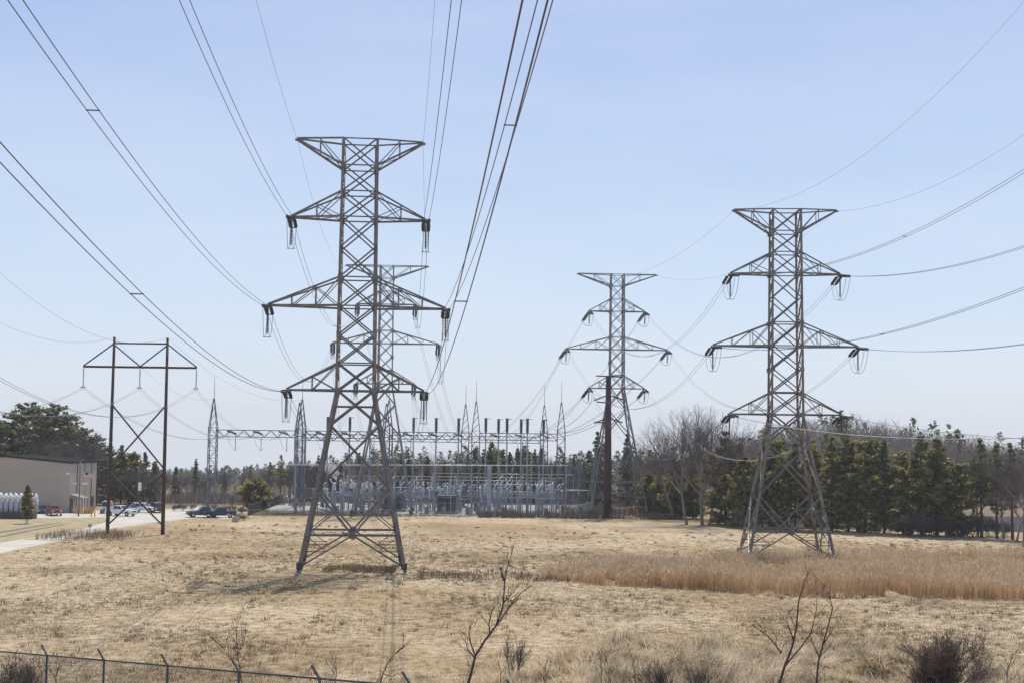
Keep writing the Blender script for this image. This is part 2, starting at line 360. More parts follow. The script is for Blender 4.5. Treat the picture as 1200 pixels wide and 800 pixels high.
def lattice_tower(label, X, Y, rz, sp, dn, df, m_, group):
    """dn, df: world unit vectors in which the near and far spans leave the arm tips, per level {level: vector}"""
    t = thing('lattice_tower', label, 'transmission tower', (X, Y, tz(X, Y)), rz, group)
    zs = [a for a, _ in sp['w']]; ws = [b for _, b in sp['w']]
    w = lambda z: float(np.interp(z, zs, ws))/2
    c = lambda sx, sy, z: V((sx*w(z), sy*w(z), z))
    H = zs[-1]; l0, l1, l2, l3 = sp['low']
    for sx in (-1, 1):
        for sy in (-1, 1):
            b = MB(); b.angle(c(sx, sy, -.4), c(sx, sy, l0), sp['lw'][0], .08, flip=sx*sy); b.angle(c(sx, sy, l0-.3), c(sx, sy, H), sp['lw'][1], .07, flip=sx*sy)
            for z in sp['panels'][:-1:2]: p = c(sx, sy, z); b.box((p.x, p.y, p.z), (.5, .5, .55))
            lg = b.build('leg', m_, t)
            p = c(sx, sy, 0); b = MB(); b.lathe([(.40, -.8), (.40, .02), (.34, .06)], 10, (p.x, p.y, 0)); b.build('footing', M['concrete'], lg)
            p = c(sx, sy, .75); b = MB(); b.box((p.x, p.y, .75), (.62, .62, .7)); b.build('foot_joint', M['trimdark'], lg, bevel=.06)
    bw = sp['bw']
    for k in range(4):
        if k < 2: s = (-1, 1)[k]; A = lambda z, s=s: c(-1, s, z); B = lambda z, s=s: c(1, s, z)
        else: s = (-1, 1)[k-2]; A = lambda z, s=s: c(s, -1, z); B = lambda z, s=s: c(s, 1, z)
        b = MB(); P = sp['panels']
        for z0, z1 in zip(P, P[1:]): b.angle(A(z0), B(z1), bw); b.angle(B(z0), A(z1), bw*.9, flip=-1)
        for z in sp['hor']: b.angle(A(z), B(z), bw*.85)
        for z0, z1 in ((l1, l0), (l2, l1)): b.angle(A(z0), B(z1), bw*1.25); b.angle(B(z0), A(z1), bw*1.25, flip=-1)
        b.angle(A(sp['midhor']), B(sp['midhor']), bw*.7)
        n = (A(l3)+B(l3))/2
        b.angle(A(l3), B(l3), bw*1.3)
        for F in (A, B):
            b.angle(F(l2), n, bw*1.15); b.angle(n, F(.55), bw)
            q = (F(l2)+n)/2; b.angle(F(l3), q, bw*.6); b.angle(F((l2+l3)/2+.6), q, bw*.5)
            q = (F(.55)+n)/2; b.angle(F(l3), q, bw*.5); b.angle(q, F(q.z), bw*.6); b.angle(q+V((0,0,.35)), F(q.z+.4), bw*.4)
        nn = (B(l3)-A(l3)).normalized(); up = V((0,0,1)); yv = nn.cross(up)*.03
        pts = [n + nn*(.46*math.cos(a)) + up*(.40*math.sin(a)) for a in [i*math.pi/4 for i in range(8)]]
        b.add([p-yv for p in pts]+[p+yv for p in pts], [tuple(range(8)), tuple(range(15, 7, -1))]+[(i, i+8, (i+1) % 8+8, (i+1) % 8) for i in range(8)])
        b.build('bracing', m_, t)
    rot = Matrix.Rotation(rz, 3, 'Z'); inv = rot.transposed(); att = {}
    for lev, zl, zu, zt, tip in sp['arms']:
        for s in (-1, 1):
            b = MB(); T = V((s*tip, 0, zt)); aw = sp['aw']
            for sy in (-1, 1):
                Tl = T+V((0, sy*.22, 0)); L0 = c(s, sy, zl); U0_ = c(s, sy, zu)
                b.angle(L0, Tl, aw*1.2); b.angle(U0_, Tl+V((0,0,.12)), aw)
                nd = 2 if tip > 9 else 1
                prev = U0_ if lev != 'T' else L0
                for i in range(1, nd+1):
                    f = i/(nd+1); pl = L0.lerp(Tl, f); pu = U0_.lerp(Tl, f)
                    b.angle(pl, pu, aw*.55)
                    if lev == 'T':
                        b.angle(prev, pu, aw*.55); prev = pl
                    else:
                        b.angle(prev, pl, aw*.55); prev = pu
                        if i == 1: b.angle(L0, pu, aw*.5)
            b.angle(c(s, -1, zl).lerp(T, .5), c(s, 1, zl).lerp(T, .5), aw*.5); b.angle(c(s, -1, zl).lerp(T, 0), c(s, 1, zl).lerp(T, .5), aw*.45)
            b.box((T.x, 0, T.z), (.5, .7, .16)); b.build('cross_arm', m_, t)
            if lev == 'T': att[(lev, s)] = (t.location + rot@T,)*2; continue
            ends = []
            for dvec in (dn[lev], df[lev]):
                d = (inv@V(dvec)).normalized(); side = V((d.y, -d.x, 0)).normalized()
                for o_ in (-.29, .29):
                    insulator('insulator_string', sp['SL'], M['porcelain'], t, T + side*o_ + V((0,0,-.12)) + d*.3, d, .20, 13)
                b = MB(); e = T + V((0,0,-.12)) + d*(sp['SL']+.38); b.bar(e-side*.36, e+side*.36, .09, .12); b.build('yoke_plate', M['galvdark'], t); b = MB(); b.bar(T+V((0,0,-.1)), T+V((0,0,-.12))+d*.34, .5, .05)
                b.build('hanger_bracket', M['galvdark'], t); ends.append((e, side))
            hb = T + V((0, 0, -.2)); insulator('jumper_insulator', sp['HL'], M['porcelain'], t, hb, (0, 0, -1), .15, 16)
            b = MB(); dep = sp['HL']+.35; z0 = T.z-.12
            for o_ in (-.29, .29):
                pts = []
                for i in range(-8, 9):
                    u_ = i/8; e, sd_ = ends[0] if u_ < 0 else ends[1]; f = abs(u_)
                    h = T.lerp(e, f) + sd_*o_*(1 if u_ < 0 else -1)
                    zz = (z0-dep) + (e.z-(z0-dep))*(f**2.6)
                    pts.append((h.x, h.y, zz))
                b.tube(pts, .026, 4, cap=False)
            b.bar((T.x-.45, 0, z0-dep), (T.x+.45, 0, z0-dep), .06); b.build('jumper_loop', M['wire'], t)
            att[(lev, s)] = (t.location + rot@ends[0][0], t.location + rot@ends[1][0])
    return t, att

def unit(x, y, z=0): return V((x, y, z)).normalized()
T1 = (-16.75, 153.0); T2 = (-24.0, 270.0); T3 = (36.2, 188.0); T4 = (20.6, 279.0)
hd1 = unit(.080, -1); far1 = unit(T2[0]-T1[0], T2[1]-T1[1]); hd2 = unit(.225, -1); far2 = unit(T4[0]-T3[0], T4[1]-T3[1])
AB1 = {'T': (-.02, .0009), 2: (-.050, .00060), 3: (-.0445, .000605), 4: (-.0381, .000618)}
AB2 = {'T': (-.133, .0036), 2: (-.130, .00232), 3: (-.1065, .00163), 4: (-.105, .00094)}
dn1 = {k: hd1+V((0, 0, a)) for k, (a, b) in AB1.items()}; dn2 = {k: hd2+V((0, 0, a)) for k, (a, b) in AB2.items()}
df1 = {k: far1+V((0, 0, -.26)) for k in (2, 3, 4)}; df2 = {k: far2+V((0, 0, -.42)) for k in (2, 3, 4)}
steep = {k: V((.06, 1, -1.0)) for k in (2, 3, 4)}
t1, a1 = lattice_tower('nearest and tallest steel lattice tower in the dry field, three arm tiers', *T1, R(6.0), SPEC_A, dn1, df1, M['tower'], 'lattice transmission towers')
t2, a2 = lattice_tower('slim lattice tower half hidden behind the nearest tower, beside the substation', *T2, R(2.5), SPEC_B,
    {k: -far1+V((0, 0, -.26)) for k in (2, 3, 4)}, {k: V((-.15, 1, -1.3)) for k in (2, 3, 4)}, M['towerfar'], 'lattice transmission towers')
t3, a3 = lattice_tower('grey lattice tower standing in tan reeds in front of the dark pines', *T3, R(-2.0), SPEC_A, dn2, df2, M['tower'], 'lattice transmission towers')
t4, a4 = lattice_tower('distant slim lattice tower behind the dark red steel monopole', *T4, R(3.0), SPEC_B,
    {k: -far2+V((0, 0, -.3)) for k in (2, 3, 4)}, {k: V((-.75, .6, -1.1)) for k in (2, 3, 4)}, M['towerfar'], 'lattice transmission towers')

# ------------------------------------------------------------------ conductors
def bundle(label, pts, r=.024, sep=.5, spacers=(), m_=None, group='overhead conductors'):
    m_ = m_ or M['wire']; t = thing('conductor_bundle', label, 'power line', pts[0], 0, group)
    o0 = V(pts[0]); pts = [V(p)-o0 for p in pts]
    h = pts[-1]-pts[0]; side = V((h.y, -h.x, 0)).normalized()*(sep/2)
    for s in (-1, 1):
        b = MB(); b.tube([p+side*s for p in pts], r, 4, cap=False); b.build('conductor', m_, t)
    for s_ in spacers:
        for i in range(len(pts)-1):
            a, c_ = pts[i].length, pts[i+1].length
            if a <= s_ < c_:
                p = pts[i].lerp(pts[i+1], (s_-a)/(c_-a)); b = MB(); b.bar(p-side*1.15, p+side*1.15, .07, .05); b.build('spacer', M['galvdark'], t)
    return t
def single(name, label, pts, r=.014, m_=None, group='shield wires', cat='wire'):
    b = MB(); o0 = V(pts[0]); b.tube([V(p)-o0 for p in pts], r, 4, cap=False)
    return tag(b.build(name, m_ or M['wire'], None, pts[0]), label, cat, group)
def near(p, hd, ab, L, n=44):
    a, b = ab; return [V(p)+hd*(L*i/n)+V((0, 0, a*(L*i/n)+b*(L*i/n)**2)) for i in range(n+1)]
def sagged(p, q, sag, n=26):
    p, q = V(p), V(q); return [p.lerp(q, i/n)-V((0, 0, 4*sag*(i/n)*(1-i/n))) for i in range(n+1)]
LV = {2: 'upper', 3: 'middle', 4: 'lower'}; SD = {-1: 'left', 1: 'right'}
for lev in (2, 3, 4):
    for s in (-1, 1):
        bundle(f'twin conductor rising overhead from the {LV[lev]} {SD[s]} arm of the nearest tower', near(a1[(lev, s)][0], hd1, AB1[lev], 168), .026, .55, (86,))
        bundle(f'twin conductor from {LV[lev]} {SD[s]} arm of nearest tower back to the slim tower behind', sagged(a1[(lev, s)][1], a2[(lev, s)][0], 7.0), spacers=(60,))
        bundle(f'twin conductor from {LV[lev]} {SD[s]} arm of reed tower off to the right', near(a3[(lev, s)][0], hd2, AB2[lev], 105), .024, .5, (45,), M['wirelight'] if lev == 4 else None)
        bundle(f'twin conductor hanging from {LV[lev]} {SD[s]} arm of reed tower to the distant tower', sagged(a3[(lev, s)][1], a4[(lev, s)][0], {2: 9, 3: 9, 4: 8.5}[lev]), .024, .5, (40,), M['wirelight'] if (lev, s) == (4, 1) else None)
for s in (-1, 1):
    single('shield_wire', f'thin wire overhead from the top {SD[s]} tip of the nearest tower', near(a1[('T', s)][0], hd1, AB1['T'], 168))
    single('shield_wire', f'thin wire between {SD[s]} top tips of nearest tower and slim tower behind', sagged(a1[('T', s)][0], a2[('T', s)][0], 4))
    single('shield_wire', f'thin wire from the top {SD[s]} tip of reed tower off to the right', near(a3[('T', s)][0], hd2, AB2['T'], 105))
    single('shield_wire', f'thin wire between {SD[s]} top tips of reed tower and distant tower', sagged(a3[('T', s)][0], a4[('T', s)][0], 4))
# drops from the two slim towers to the substation girders
drop2 = {2: (-21, -12.5), 3: (-35, -10.5), 4: (-30, -15)}; drop4 = {2: (-3, 5), 3: (-1, 7.5), 4: (1.5, 3.5)}
for lev in (2, 3, 4):
    for s in (-1, 1):
        bundle(f'twin conductor dropping from {LV[lev]} {SD[s]} arm of slim tower to the substation girder', sagged(a2[(lev, s)][1], (drop2[lev][(s+1)//2], 294.5, 14.8), 2.0), .02, .4)
        bundle(f'twin conductor dropping from {LV[lev]} {SD[s]} arm of distant tower to the substation girder', sagged(a4[(lev, s)][1], (drop4[lev][(s+1)//2], 294.5, 14.8), 2.5), .02, .4)

# ------------------------------------------------------------------ H-frame of brown poles on the left
HY = 205.0
hL = at(126, 622, HY); hR = at(190.5, 625, HY); hc = (hL+hR)/2; hw = (hR.x-hL.x)/2
t = thing('pole_structure', 'brown two-pole frame with crossed braces beside the pale road', 'transmission pole', (hc.x, HY, 0), R(1))
ZP, ZA, ZT = 28.2, 23.9, 27.3
for s in (-1, 1):
    b = MB(); b.tube([(s*hw, 0, -1), (s*hw*.985, 0, 12), (s*hw*.97, 0, ZP)], [.29, .25, .19], 12)
    for z in (8, 13.5, 18): b.lathe([(.30, z), (.30, z+.12)], 12, (s*hw*.98, 0, 0))
    b.build('pole', M['rust'], t)
b = MB(); xe = 8.15; b.bar((-xe, 0, ZA), (xe, 0, ZA), .26, .3); b.build('cross_arm', M['rust'], t)
b = MB(); b.bar((-hw*.97, 0, ZT), (hw*.97, 0, ZT), .2, .22); b.build('top_tie', M['rust'], t)
for s in (-1, 1):
    b = MB(); b.bar((s*hw, 0, ZT-.1), (s*xe, 0, ZA+.1), .17); b.build('arm_brace', M['rust'], t)
    b = MB(); b.bar((s*hw, 0, ZT-.1), (0, 0, ZA+.1), .17); b.build('arm_brace', M['rust'], t)
for z0, z1 in ((18.6, 9.3), (8.9, 0.8+.5)):
    for s in (-1, 1):
        b = MB(); b.bar((s*hw, .05*s, z0), (-s*hw, .05*s, z1), .24, .2); b.build('cross_brace', M['rust'], t)
hatt = []
for k, x in enumerate((-xe+.05, 0, xe-.05)):
    insulator('insulator_string', 2.7, M['greyglaze'], t, (x, 0, ZA-.2), (0, 0, -1), .11, 16)
    b = MB(); b.bar((x-.35, 0, ZA-3.0), (x+.35, 0, ZA-3.0), .1, .1); b.bar((x-.3, 0, ZA-3.0), (x, 0, ZA-2.7), .05); b.bar((x+.3, 0, ZA-3.0), (x, 0, ZA-2.7), .05); b.build('clamp', M['galvdark'], t)
    hatt.append(V((hc.x+x, HY, ZA-3.05)))
hdh = unit(.035, -1)
for k, p in enumerate(hatt):
    w3 = ('left', 'middle', 'right')[k]
    bundle(f'slack twin conductor from the {w3} insulator of brown pole frame towards the left edge', near(p, hdh, (-.193, .00189), 104), .02, .45)
    bundle(f'twin conductor from the {w3} insulator of brown pole frame back to the substation', sagged(p, at((274, 308, 339)[k], 508, 273.2), 3.5), .02, .45)
for s in (-1, 1):
    p = V((hc.x+s*hw*.97, HY, ZP)); single('shield_wire', f'thin wire from the top of the {SD[s]} brown pole to the left edge', near(p, hdh, (-.152, .0021), 104))
    single('shield_wire', f'thin wire from the top of the {SD[s]} brown pole to substation spire', sagged(p, (-57.2 if s < 0 else -40, 274, 21.5), 3))

# ------------------------------------------------------------------ dark red steel monopole
pb = at(712, 600, 268); t = thing('steel_monopole', 'dark red weathering steel monopole in front of the distant lattice tower', 'transmission pole', (pb.x, 268, 0))
b = MB(); b.tube([(0, 0, -1), (0, 0, 14), (0, 0, 26.6)], [.76, .64, .50], 14); b.lathe([(1.0, 0), (1.0, .25), (.85, .3)], 14); b.build('pole', M['redsteel'], t)
for z, x0, x1 in ((26.4, -2.4, 2.6), (21.5, -2.2, 0), (17.7, -2.4, 0)):
    b = MB(); b.bar((x0, 0, z+.15), (x1, 0, z-.02), .3, .22); b.build('davit_arm', M['redsteel'], t)
for z in (22.8, 18.5):
    insulator('insulator_string', 2.4, M['porcelain'], t, (-.55, 0, z), (-.9, .25, -.38), .19, 14)
    insulator('insulator_string', 2.4, M['porcelain'], t, (.5, 0, z), (.9, -.25, -.3), .19, 14)
    b = MB(); b.tube([(-.6-.9*2.3, .6, z-.9), (-2.7, .2, z-.2), (-2.3, 0, z-1.0)], .03, 4); b.build('jumper_loop', M['wire'], t)
    bundle(f'twin wire from the {"upper" if z > 20 else "lower"} left insulator of red monopole to the substation', sagged((pb.x-2.9, 268.6, z-.9), (8.2 if z > 20 else 4.5, 274, 16.2), 1.2), .02, .3)

# ------------------------------------------------------------------ substation
SG = 'substation lattice columns'
def sub_column(label, X, Y, mast=True):
    t = thing('lattice_column', label, 'substation structure', (X, Y, 0), 0, SG)
    hw = .75; zt, zs, m_ = 16.0, 21.6, M['galvdark']
    b = MB()
    for sx in (-1, 1):
        for sy in (-1, 1): b.angle((sx*hw, sy*hw, 0), (sx*hw, sy*hw, zt), .16)
    n = 11
    for i in range(n):
        z0, z1 = zt*i/n, zt*(i+1)/n
        for s in (-1, 1):
            f = 1 if i % 2 else -1
            b.angle((-hw*f, s*hw, z0), (hw*f, s*hw, z1), .085); b.angle((s*hw, -hw*f, z0), (s*hw, hw*f, z1), .085)
            b.angle((-hw, s*hw, z1), (hw, s*hw, z1), .075)
    b.build('shaft', m_, t)
    b = MB()
    for sx in (-1, 1):
        for sy in (-1, 1): b.angle((sx*hw, sy*hw, zt), (sx*.08, sy*.08, zs), .13)
    for i in range(4):
        f0, f1 = 1-i/4*.95, 1-(i+1)/4*.95; z0, z1 = zt+(zs-zt)*i/4, zt+(zs-zt)*(i+1)/4
        for s in (-1, 1):
            b.angle((-hw*f0, s*hw*f0, z0), (hw*f1, s*hw*f1, z1), .07); b.angle((s*hw*f0, hw*f0, z0), (s*hw*f1, -hw*f1, z1), .07)
    b.build('spire', m_, t)
    if mast: b = MB(); b.tube([(0, 0, zs), (0, 0, zs+4.2)], [.06, .03], 6); b.build('lightning_rod', m_, t)
    b = MB()
    for sx in (-1, 1):
        for sy in (-1, 1): b.box((sx*hw, sy*hw, .12), (.5, .5, .3))
    b.build('footing', M['concrete'], t)
    return t
FY, RY = 274.0, 295.0
fx = [-57.2, -40.2, -23.5, -6.7, 9.7]; rx = [-43.8, -25.8, -9.4, 6.9]
nm = ['far left', 'second', 'middle', 'fourth', 'far right']
for i, x in enumerate(fx): sub_column(f'{nm[i]} spired lattice column of the front girder row in the substation', x, FY)
nm = ['far left', 'second', 'third', 'far right']
for i, x in enumerate(rx): sub_column(f'{nm[i]} spired lattice column of the rear girder row in the substation', x, RY, i > 1)
def girder(label, x0, x1, Y, z):
    t = thing('lattice_girder', label, 'substation structure', (x0, Y, z), 0, 'substation girders'); b = MB(); L_ = x1-x0; h, d = 1.3, .6
    for sy in (-1, 1):
        for sz in (-1, 1): b.angle((0, sy*d, sz*h/2), (L_, sy*d, sz*h/2), .14)
    n = int(L_/1.25)
    for i in range(n):
        xa, xb = L_*i/n, L_*(i+1)/n; f = 1 if i % 2 else -1
        for sy in (-1, 1): b.angle((xa, sy*d, -h/2*f), (xb, sy*d, h/2*f), .085)
        for sz in (-1, 1): b.angle((xa, -d*f, sz*h/2), (xb, d*f, sz*h/2), .07)
    b.build('truss', M['galvdark'], t); return t
sides = ['far left', 'left', 'centre', 'right']
for i in range(4):
    g = girder(f'{sides[i]} span of the front lattice girder across the substation', fx[i]+.8, fx[i+1]-.8, FY, 14.9); L_ = fx[i+1]-fx[i]
    for k, f in enumerate((.21, .50, .79)):
        insulator('insulator_string', 2.2, M['porcelain'], g, (L_*f-1.6, -.7, .5), (.9, -.2, -.25), .2, 10)
        insulator('insulator_string', 2.6, M['porcelain'], g, (L_*f, -.3, -.7), (0, 0, -1), .07, 12)
        b = MB(); b.tube([(L_*f-1.6, -.9, .3), (L_*f-.8, -1, -2.2), (L_*f, -.3, -3.3), (L_*f+.8, .2, -2.3)], .025, 4); b.build('jumper_loop', M['wire'], g)
for i in range(3): girder(f'{("left","centre","right")[i]} span of the rear lattice girder across the substation', rx[i]+.8, rx[i+1]-.8, RY, 14.4)
# tall cable-end poles
def cable_pole():
    t = thing('terminal_pole', 'x', 'substation pole'); b = MB(); b.tube([(0, 0, 0), (0, 0, 16)], [.17, .13], 8); b.build('pole', M['galv'], t)
    insulator('bushing', 2.7, M['galvdark'], t, (0, 0, 15.8), (0, 0, 1), .34, 18)
    b = MB(); b.lathe([(.3, 18.4), (.3, 18.6)], 10); b.bar((0, 0, 18.5), (.95, 0, 18.42), .1); b.build('top_cap', M['galvdark'], t); return t
pr = cable_pole(); k = 0
for px, Y in ((382, 288), (408, 288), (432, 288), (483, 286), (509.6, 286), (536, 286), (568, 281), (593, 281), (617, 281), (583, 289), (609.6, 289), (636, 289)):
    set_ = ('left three', 'middle three', 'shorter right three', 'taller right three')[k//3]; w3 = ('left', 'middle', 'right')[k % 3]
    place(pr, k > 0, (at(px, 600, Y).x, Y, 0), random.uniform(-.2, .2), f'tall thin pole with ribbed top above the girders, {w3} of the {set_}', 'tall terminal poles'); k += 1
# white overhead bus
p0 = at(338, 544, 271.5); p1 = at(666, 545, 271.5)
t = thing('overhead_bus', 'long pale horizontal tube running above the substation equipment', 'bus bar', (p0.x, 271.5, p0.z)); b = MB()
b.tube([(0, 0, 0), (p1.x-p0.x, 0, p1.z-p0.z)], .10, 8); b.build('bus_tube', M['alu'], t)
hb_ = p1.z
k = 0
t = thing('bus_support', 'x', 'bus support')
b = MB(); b.tube([(0, 0, 0), (0, 0, hb_-1.5)], .09, 8); b.box((0, 0, .08), (.5, .5, .16)); b.build('post', M['galv'], t)
insulator('insulator_post', 1.25, M['greyglaze'], t, (0, 0, hb_-1.5), (0, 0, 1), .16, 9); pr = t
bx = (345, 372, 402, 432, 462, 494, 508, 528, 552, 585, 600, 612, 622, 631, 646, 663)
for px in bx:
    x = at(px, 600, 271.5).x; lab = 'thin steel post carrying the pale overhead tube of the substation'
    place(pr, k > 0, (x, 271.5, 0), 0, ('leftmost ' if k == 0 else 'rightmost ' if px == 663 else '')+lab, 'posts under the overhead tube'); k += 1
t = thing('steel_column', 'thick blue grey steel column under the pale tube in the substation', 'column', (at(573, 600, 271).x, 270.8, 0)); b = MB()
b.box((0, 0, 4.7), (.85, .5, 9.3)); b.build('shaft', M['galv'], t); b = MB(); b.box((0, 0, .1), (1.3, 1, .2)); b.build('base_plate', M['concrete'], t)

def post(t, x, y, z, h, m_=None, r=.16): insulator('insulator_post', h, m_ or M['greyglaze'], t, (x, y, z), (0, 0, 1), r, 9)
def switch_(open_):
    t = thing('disconnect_switch', 'x', 'switchgear')
    for sx in (-1, 1):
        for sy in (-1, 1): b = MB(); b.bar((sx*2.1, sy*.6, 0), (sx*2.1, sy*.6, 3.0), .16); b.build('leg', M['galv'], t)
    b = MB()
    for sy in (-1, 1): b.bar((-2.5, sy*.6, 3.1), (2.5, sy*.6, 3.1), .2, .2)
    for x in (-2, 0, 2): b.bar((x, -.95, 3.26), (x, .95, 3.26), .2, .1)
    for sx in (-1, 1): b.bar((sx*2.1, -.6, .6), (sx*2.1, .6, 2.7), .08)
    b.build('frame', M['galv'], t)
    for x in (-2, 0, 2):
        for y in (-.85, .85): post(t, x, y, 3.31, 1.5)
        b = MB()
        if open_: b.tube([(x, -.85, 4.85), (x+.9, -.6, 6.2)], .10, 6); b.box((x, .85, 4.9), (.3, .35, .2))
        else: b.tube([(x, -1.1, 4.9), (x, 1.1, 4.9)], .09, 6); b.box((x, -.85, 4.95), (.34, .4, .26)); b.box((x, .85, 4.95), (.34, .4, .26))
        b.build('blade', M['whiteglaze'], t)
    return t
def breaker():
    t = thing('circuit_breaker', 'x', 'switchgear'); b = MB()
    for sx in (-1, 1):
        for sy in (-1, 1): b.bar((sx*1.5, sy*.8, 0), (sx*1.5, sy*.8, 1.6), .15)
    b.bar((-1.9, -.8, 1.6), (1.9, -.8, 1.6), .18); b.bar((-1.9, .8, 1.6), (1.9, .8, 1.6), .18); b.build('frame', M['galv'], t)
    for x in (-1.3, 0, 1.3):
        b = MB(); b.lathe([(.3, -1.1), (.42, -1.0), (.42, 1.0), (.3, 1.1)], 12, (x, 0, 2.2), 'Y'); b.build('tank', M['cabinet'], t)
        for s in (-1, 1): insulator('bushing', 2.3, M['greyglaze'], t, (x, s*.7, 2.55), (0.10*x, s*.42, 1), .2, 12)
    b = MB(); b.box((-2.3, 0, 1.5), (.7, .9, 1.7)); b.build('control_cabinet', M['cabinet'], t, bevel=.03)
    return t
def transformer():
    t = thing('power_transformer', 'x', 'transformer'); b = MB(); b.box((0, 0, 2.0), (3.6, 2.2, 3.0)); b.box((0, 0, 3.6), (3.8, 2.4, .2)); b.build('tank', M['trafo'], t, bevel=.04)
    b = MB(); b.box((0, 0, .25), (4.6, 3, .5)); b.build('plinth', M['concrete'], t)
    for s in (-1, 1):
        b = MB()
        for i in range(9): b.box((-1.5+i*.37, s*1.55, 2.0), (.07, .75, 2.5))
        b.tube([(-1.7, s*1.4, 3.3), (1.7, s*1.4, 3.3)], .1, 6); b.build('radiator', M['trafo'], t)
    b = MB(); b.lathe([(.2, -1.2), (.45, -1.1), (.45, 1.1), (.2, 1.2)], 12, (2.1, 0, 4.3), 'Y'); b.bar((2.1, 0, 3.6), (2.1, 0, 3.9), .3); b.build('oil_conservator', M['trafo'], t)
    for x in (-1.2, 0, 1.2): insulator('bushing', 1.9, M['whiteglaze'], t, (x, 0, 3.7), (.12*x, -.2, 1), .18, 11)
    return t
protoO, protoC, protoB, protoT = switch_(True), switch_(False), breaker(), transformer()
used = {id(o): False for o in (protoO, protoC, protoB, protoT)}
LB = {id(protoO): 'disconnect switch with raised white blades on grey steel legs', id(protoC): 'closed disconnect switch with grey post insulators on steel legs',
      id(protoB): 'grey circuit breaker with slanted ribbed bushings', id(protoT): 'grey power transformer with finned radiators and white bushings'}
GR = {id(protoO): 'open disconnect switches', id(protoC): 'closed disconnect switches', id(protoB): 'circuit breakers', id(protoT): 'power transformers'}
def put(p, x, y, rz, extra):
    o = place(p, used[id(p)], (x, y, 0), rz, LB[id(p)]+extra, GR[id(p)]+extra); used[id(p)] = True; o.scale.z = random.uniform(.86, 1.14)
for j, (Y, kinds) in enumerate(((277.5, 'COBCOCTCBOCO'), (284, 'BCBTBCBCOBCC'), (291, 'COCBOCBCBOCO'), (302, 'CBCOCBTCBCOC'))):
    wh = (', front substation row', ', second substation row', ', third substation row', ', rear substation row')[j]
    for i, kc in enumerate(kinds):
        x = -36 + i*3.95 + (.8 if j % 2 else 0) + random.uniform(-.3, .3)
        if -27.5 < x < -20 and j < 2 and kc != 'T': continue
        put({'O': protoO, 'C': protoC, 'B': protoB, 'T': protoT}[kc], x, Y, random.choice((0, 0, math.pi)) , wh)
def stand():
    t = thing('insulator_stand', 'slender steel stand topped by a pale ribbed insulator amid the substation equipment', 'switchgear', group='slender insulator stands'); b = MB()
    for sx in (-.16, .16):
        for sy in (-.16, .16): b.bar((sx, sy, 0), (sx, sy, 3.4), .05)
    for i in range(6): b.bar((-.16, -.16, .3+i*.52), (.16, -.16, .8+i*.52), .03); b.bar((.16, .16, .3+i*.52), (-.16, .16, .8+i*.52), .03)
    b.box((0, 0, 3.42), (.5, .5, .06)); b.build('post', M['galv'], t); post(t, 0, 0, 3.45, 1.7, M['whiteglaze'], .13)
    b = MB(); b.lathe([(.05, 5.1), (.20, 5.2), (.20, 5.26), (.05, 5.3)], 10); b.bar((0, 0, 5.2), (.75, .2, 5.75), .05); b.build('cap', M['whiteglaze'], t); return t
ps = stand()
for i in range(60):
    o = ps if i == 0 else copy_tree(ps); o.location = (random.uniform(-37, 11.5), random.choice((275.6, 280.5, 287, 297, 306))+random.uniform(-.6, .6), 0); o.rotation_euler = (0, 0, random.uniform(0, 6.28)); o.scale = (1, 1, random.uniform(.75, 1.3))
# lower bus tubes with their posts
for j, (Y, z, x0, x1) in enumerate(((280.8, 5.6, -11, 8.5), (287.5, 6.2, -20, 9), (281.0, 4.2, -7.5, 9), (297, 6.6, -34, 11), (294, 7.4, -16, 13))):
    t = thing('bus_bar', f'{("lowest front","middle","low bright front","rear left","highest rear")[j]} horizontal tube between the insulators of the substation', 'bus bar', (x0, Y, z), 0, 'low bus tubes')
    b = MB(); b.tube([(0, 0, 0), (x1-x0, 0, 0)], .055, 6); b.build('bus_tube', M['alu'], t)
    n = int((x1-x0)/4.2)
    for i in range(n+1):
        x = (x1-x0)*i/n; b = MB(); b.bar((x, 0, -z), (x, 0, -1.2), .13); b.build('post', M['galv'], t); post(t, x, 0, -1.2, 1.1)
# control building and small cabinets
c0 = at(468.5, 590, 296); t = thing('control_building', 'small plain grey control building among the substation steelwork', 'building', (c0.x, 296, 0)); b = MB()
b.box((0, 0, 2.1), (2.9, 3.4, 4.2)); b.build('wall', M['cabinet'], t); b = MB(); b.box((0, 0, 4.28), (3.2, 3.7, .16)); b.build('roof', M['galvdark'], t)
b = MB(); b.box((.3, -1.72, 1.1), (.95, .05, 2.1)); b.build('door', M['galvdark'], t)
b = MB(); b.box((0, 0, .7), (.8, .5, 1.3)); b.box((0, 0, 1.38), (.9, .6, .08)); b.build('cabinet_proto', M['cabinet'])
cab = C.objects['cabinet_proto']; cab.name = 'equipment_cabinet'; tag(cab, 'x', 'cabinet', 'yard cabinets')
for i, (px, Y) in enumerate(((394, 273), (424, 275), (500, 273.5), (520, 274), (548, 274), (560, 273), (590, 276), (640, 274))):
    o = cab if i == 0 else cab.copy()
    if i: C.objects.link(o)
    o.location = (at(px, 600, Y).x, Y, 0); o['label'] = 'small grey equipment cabinet on the gravel at the front of the substation'
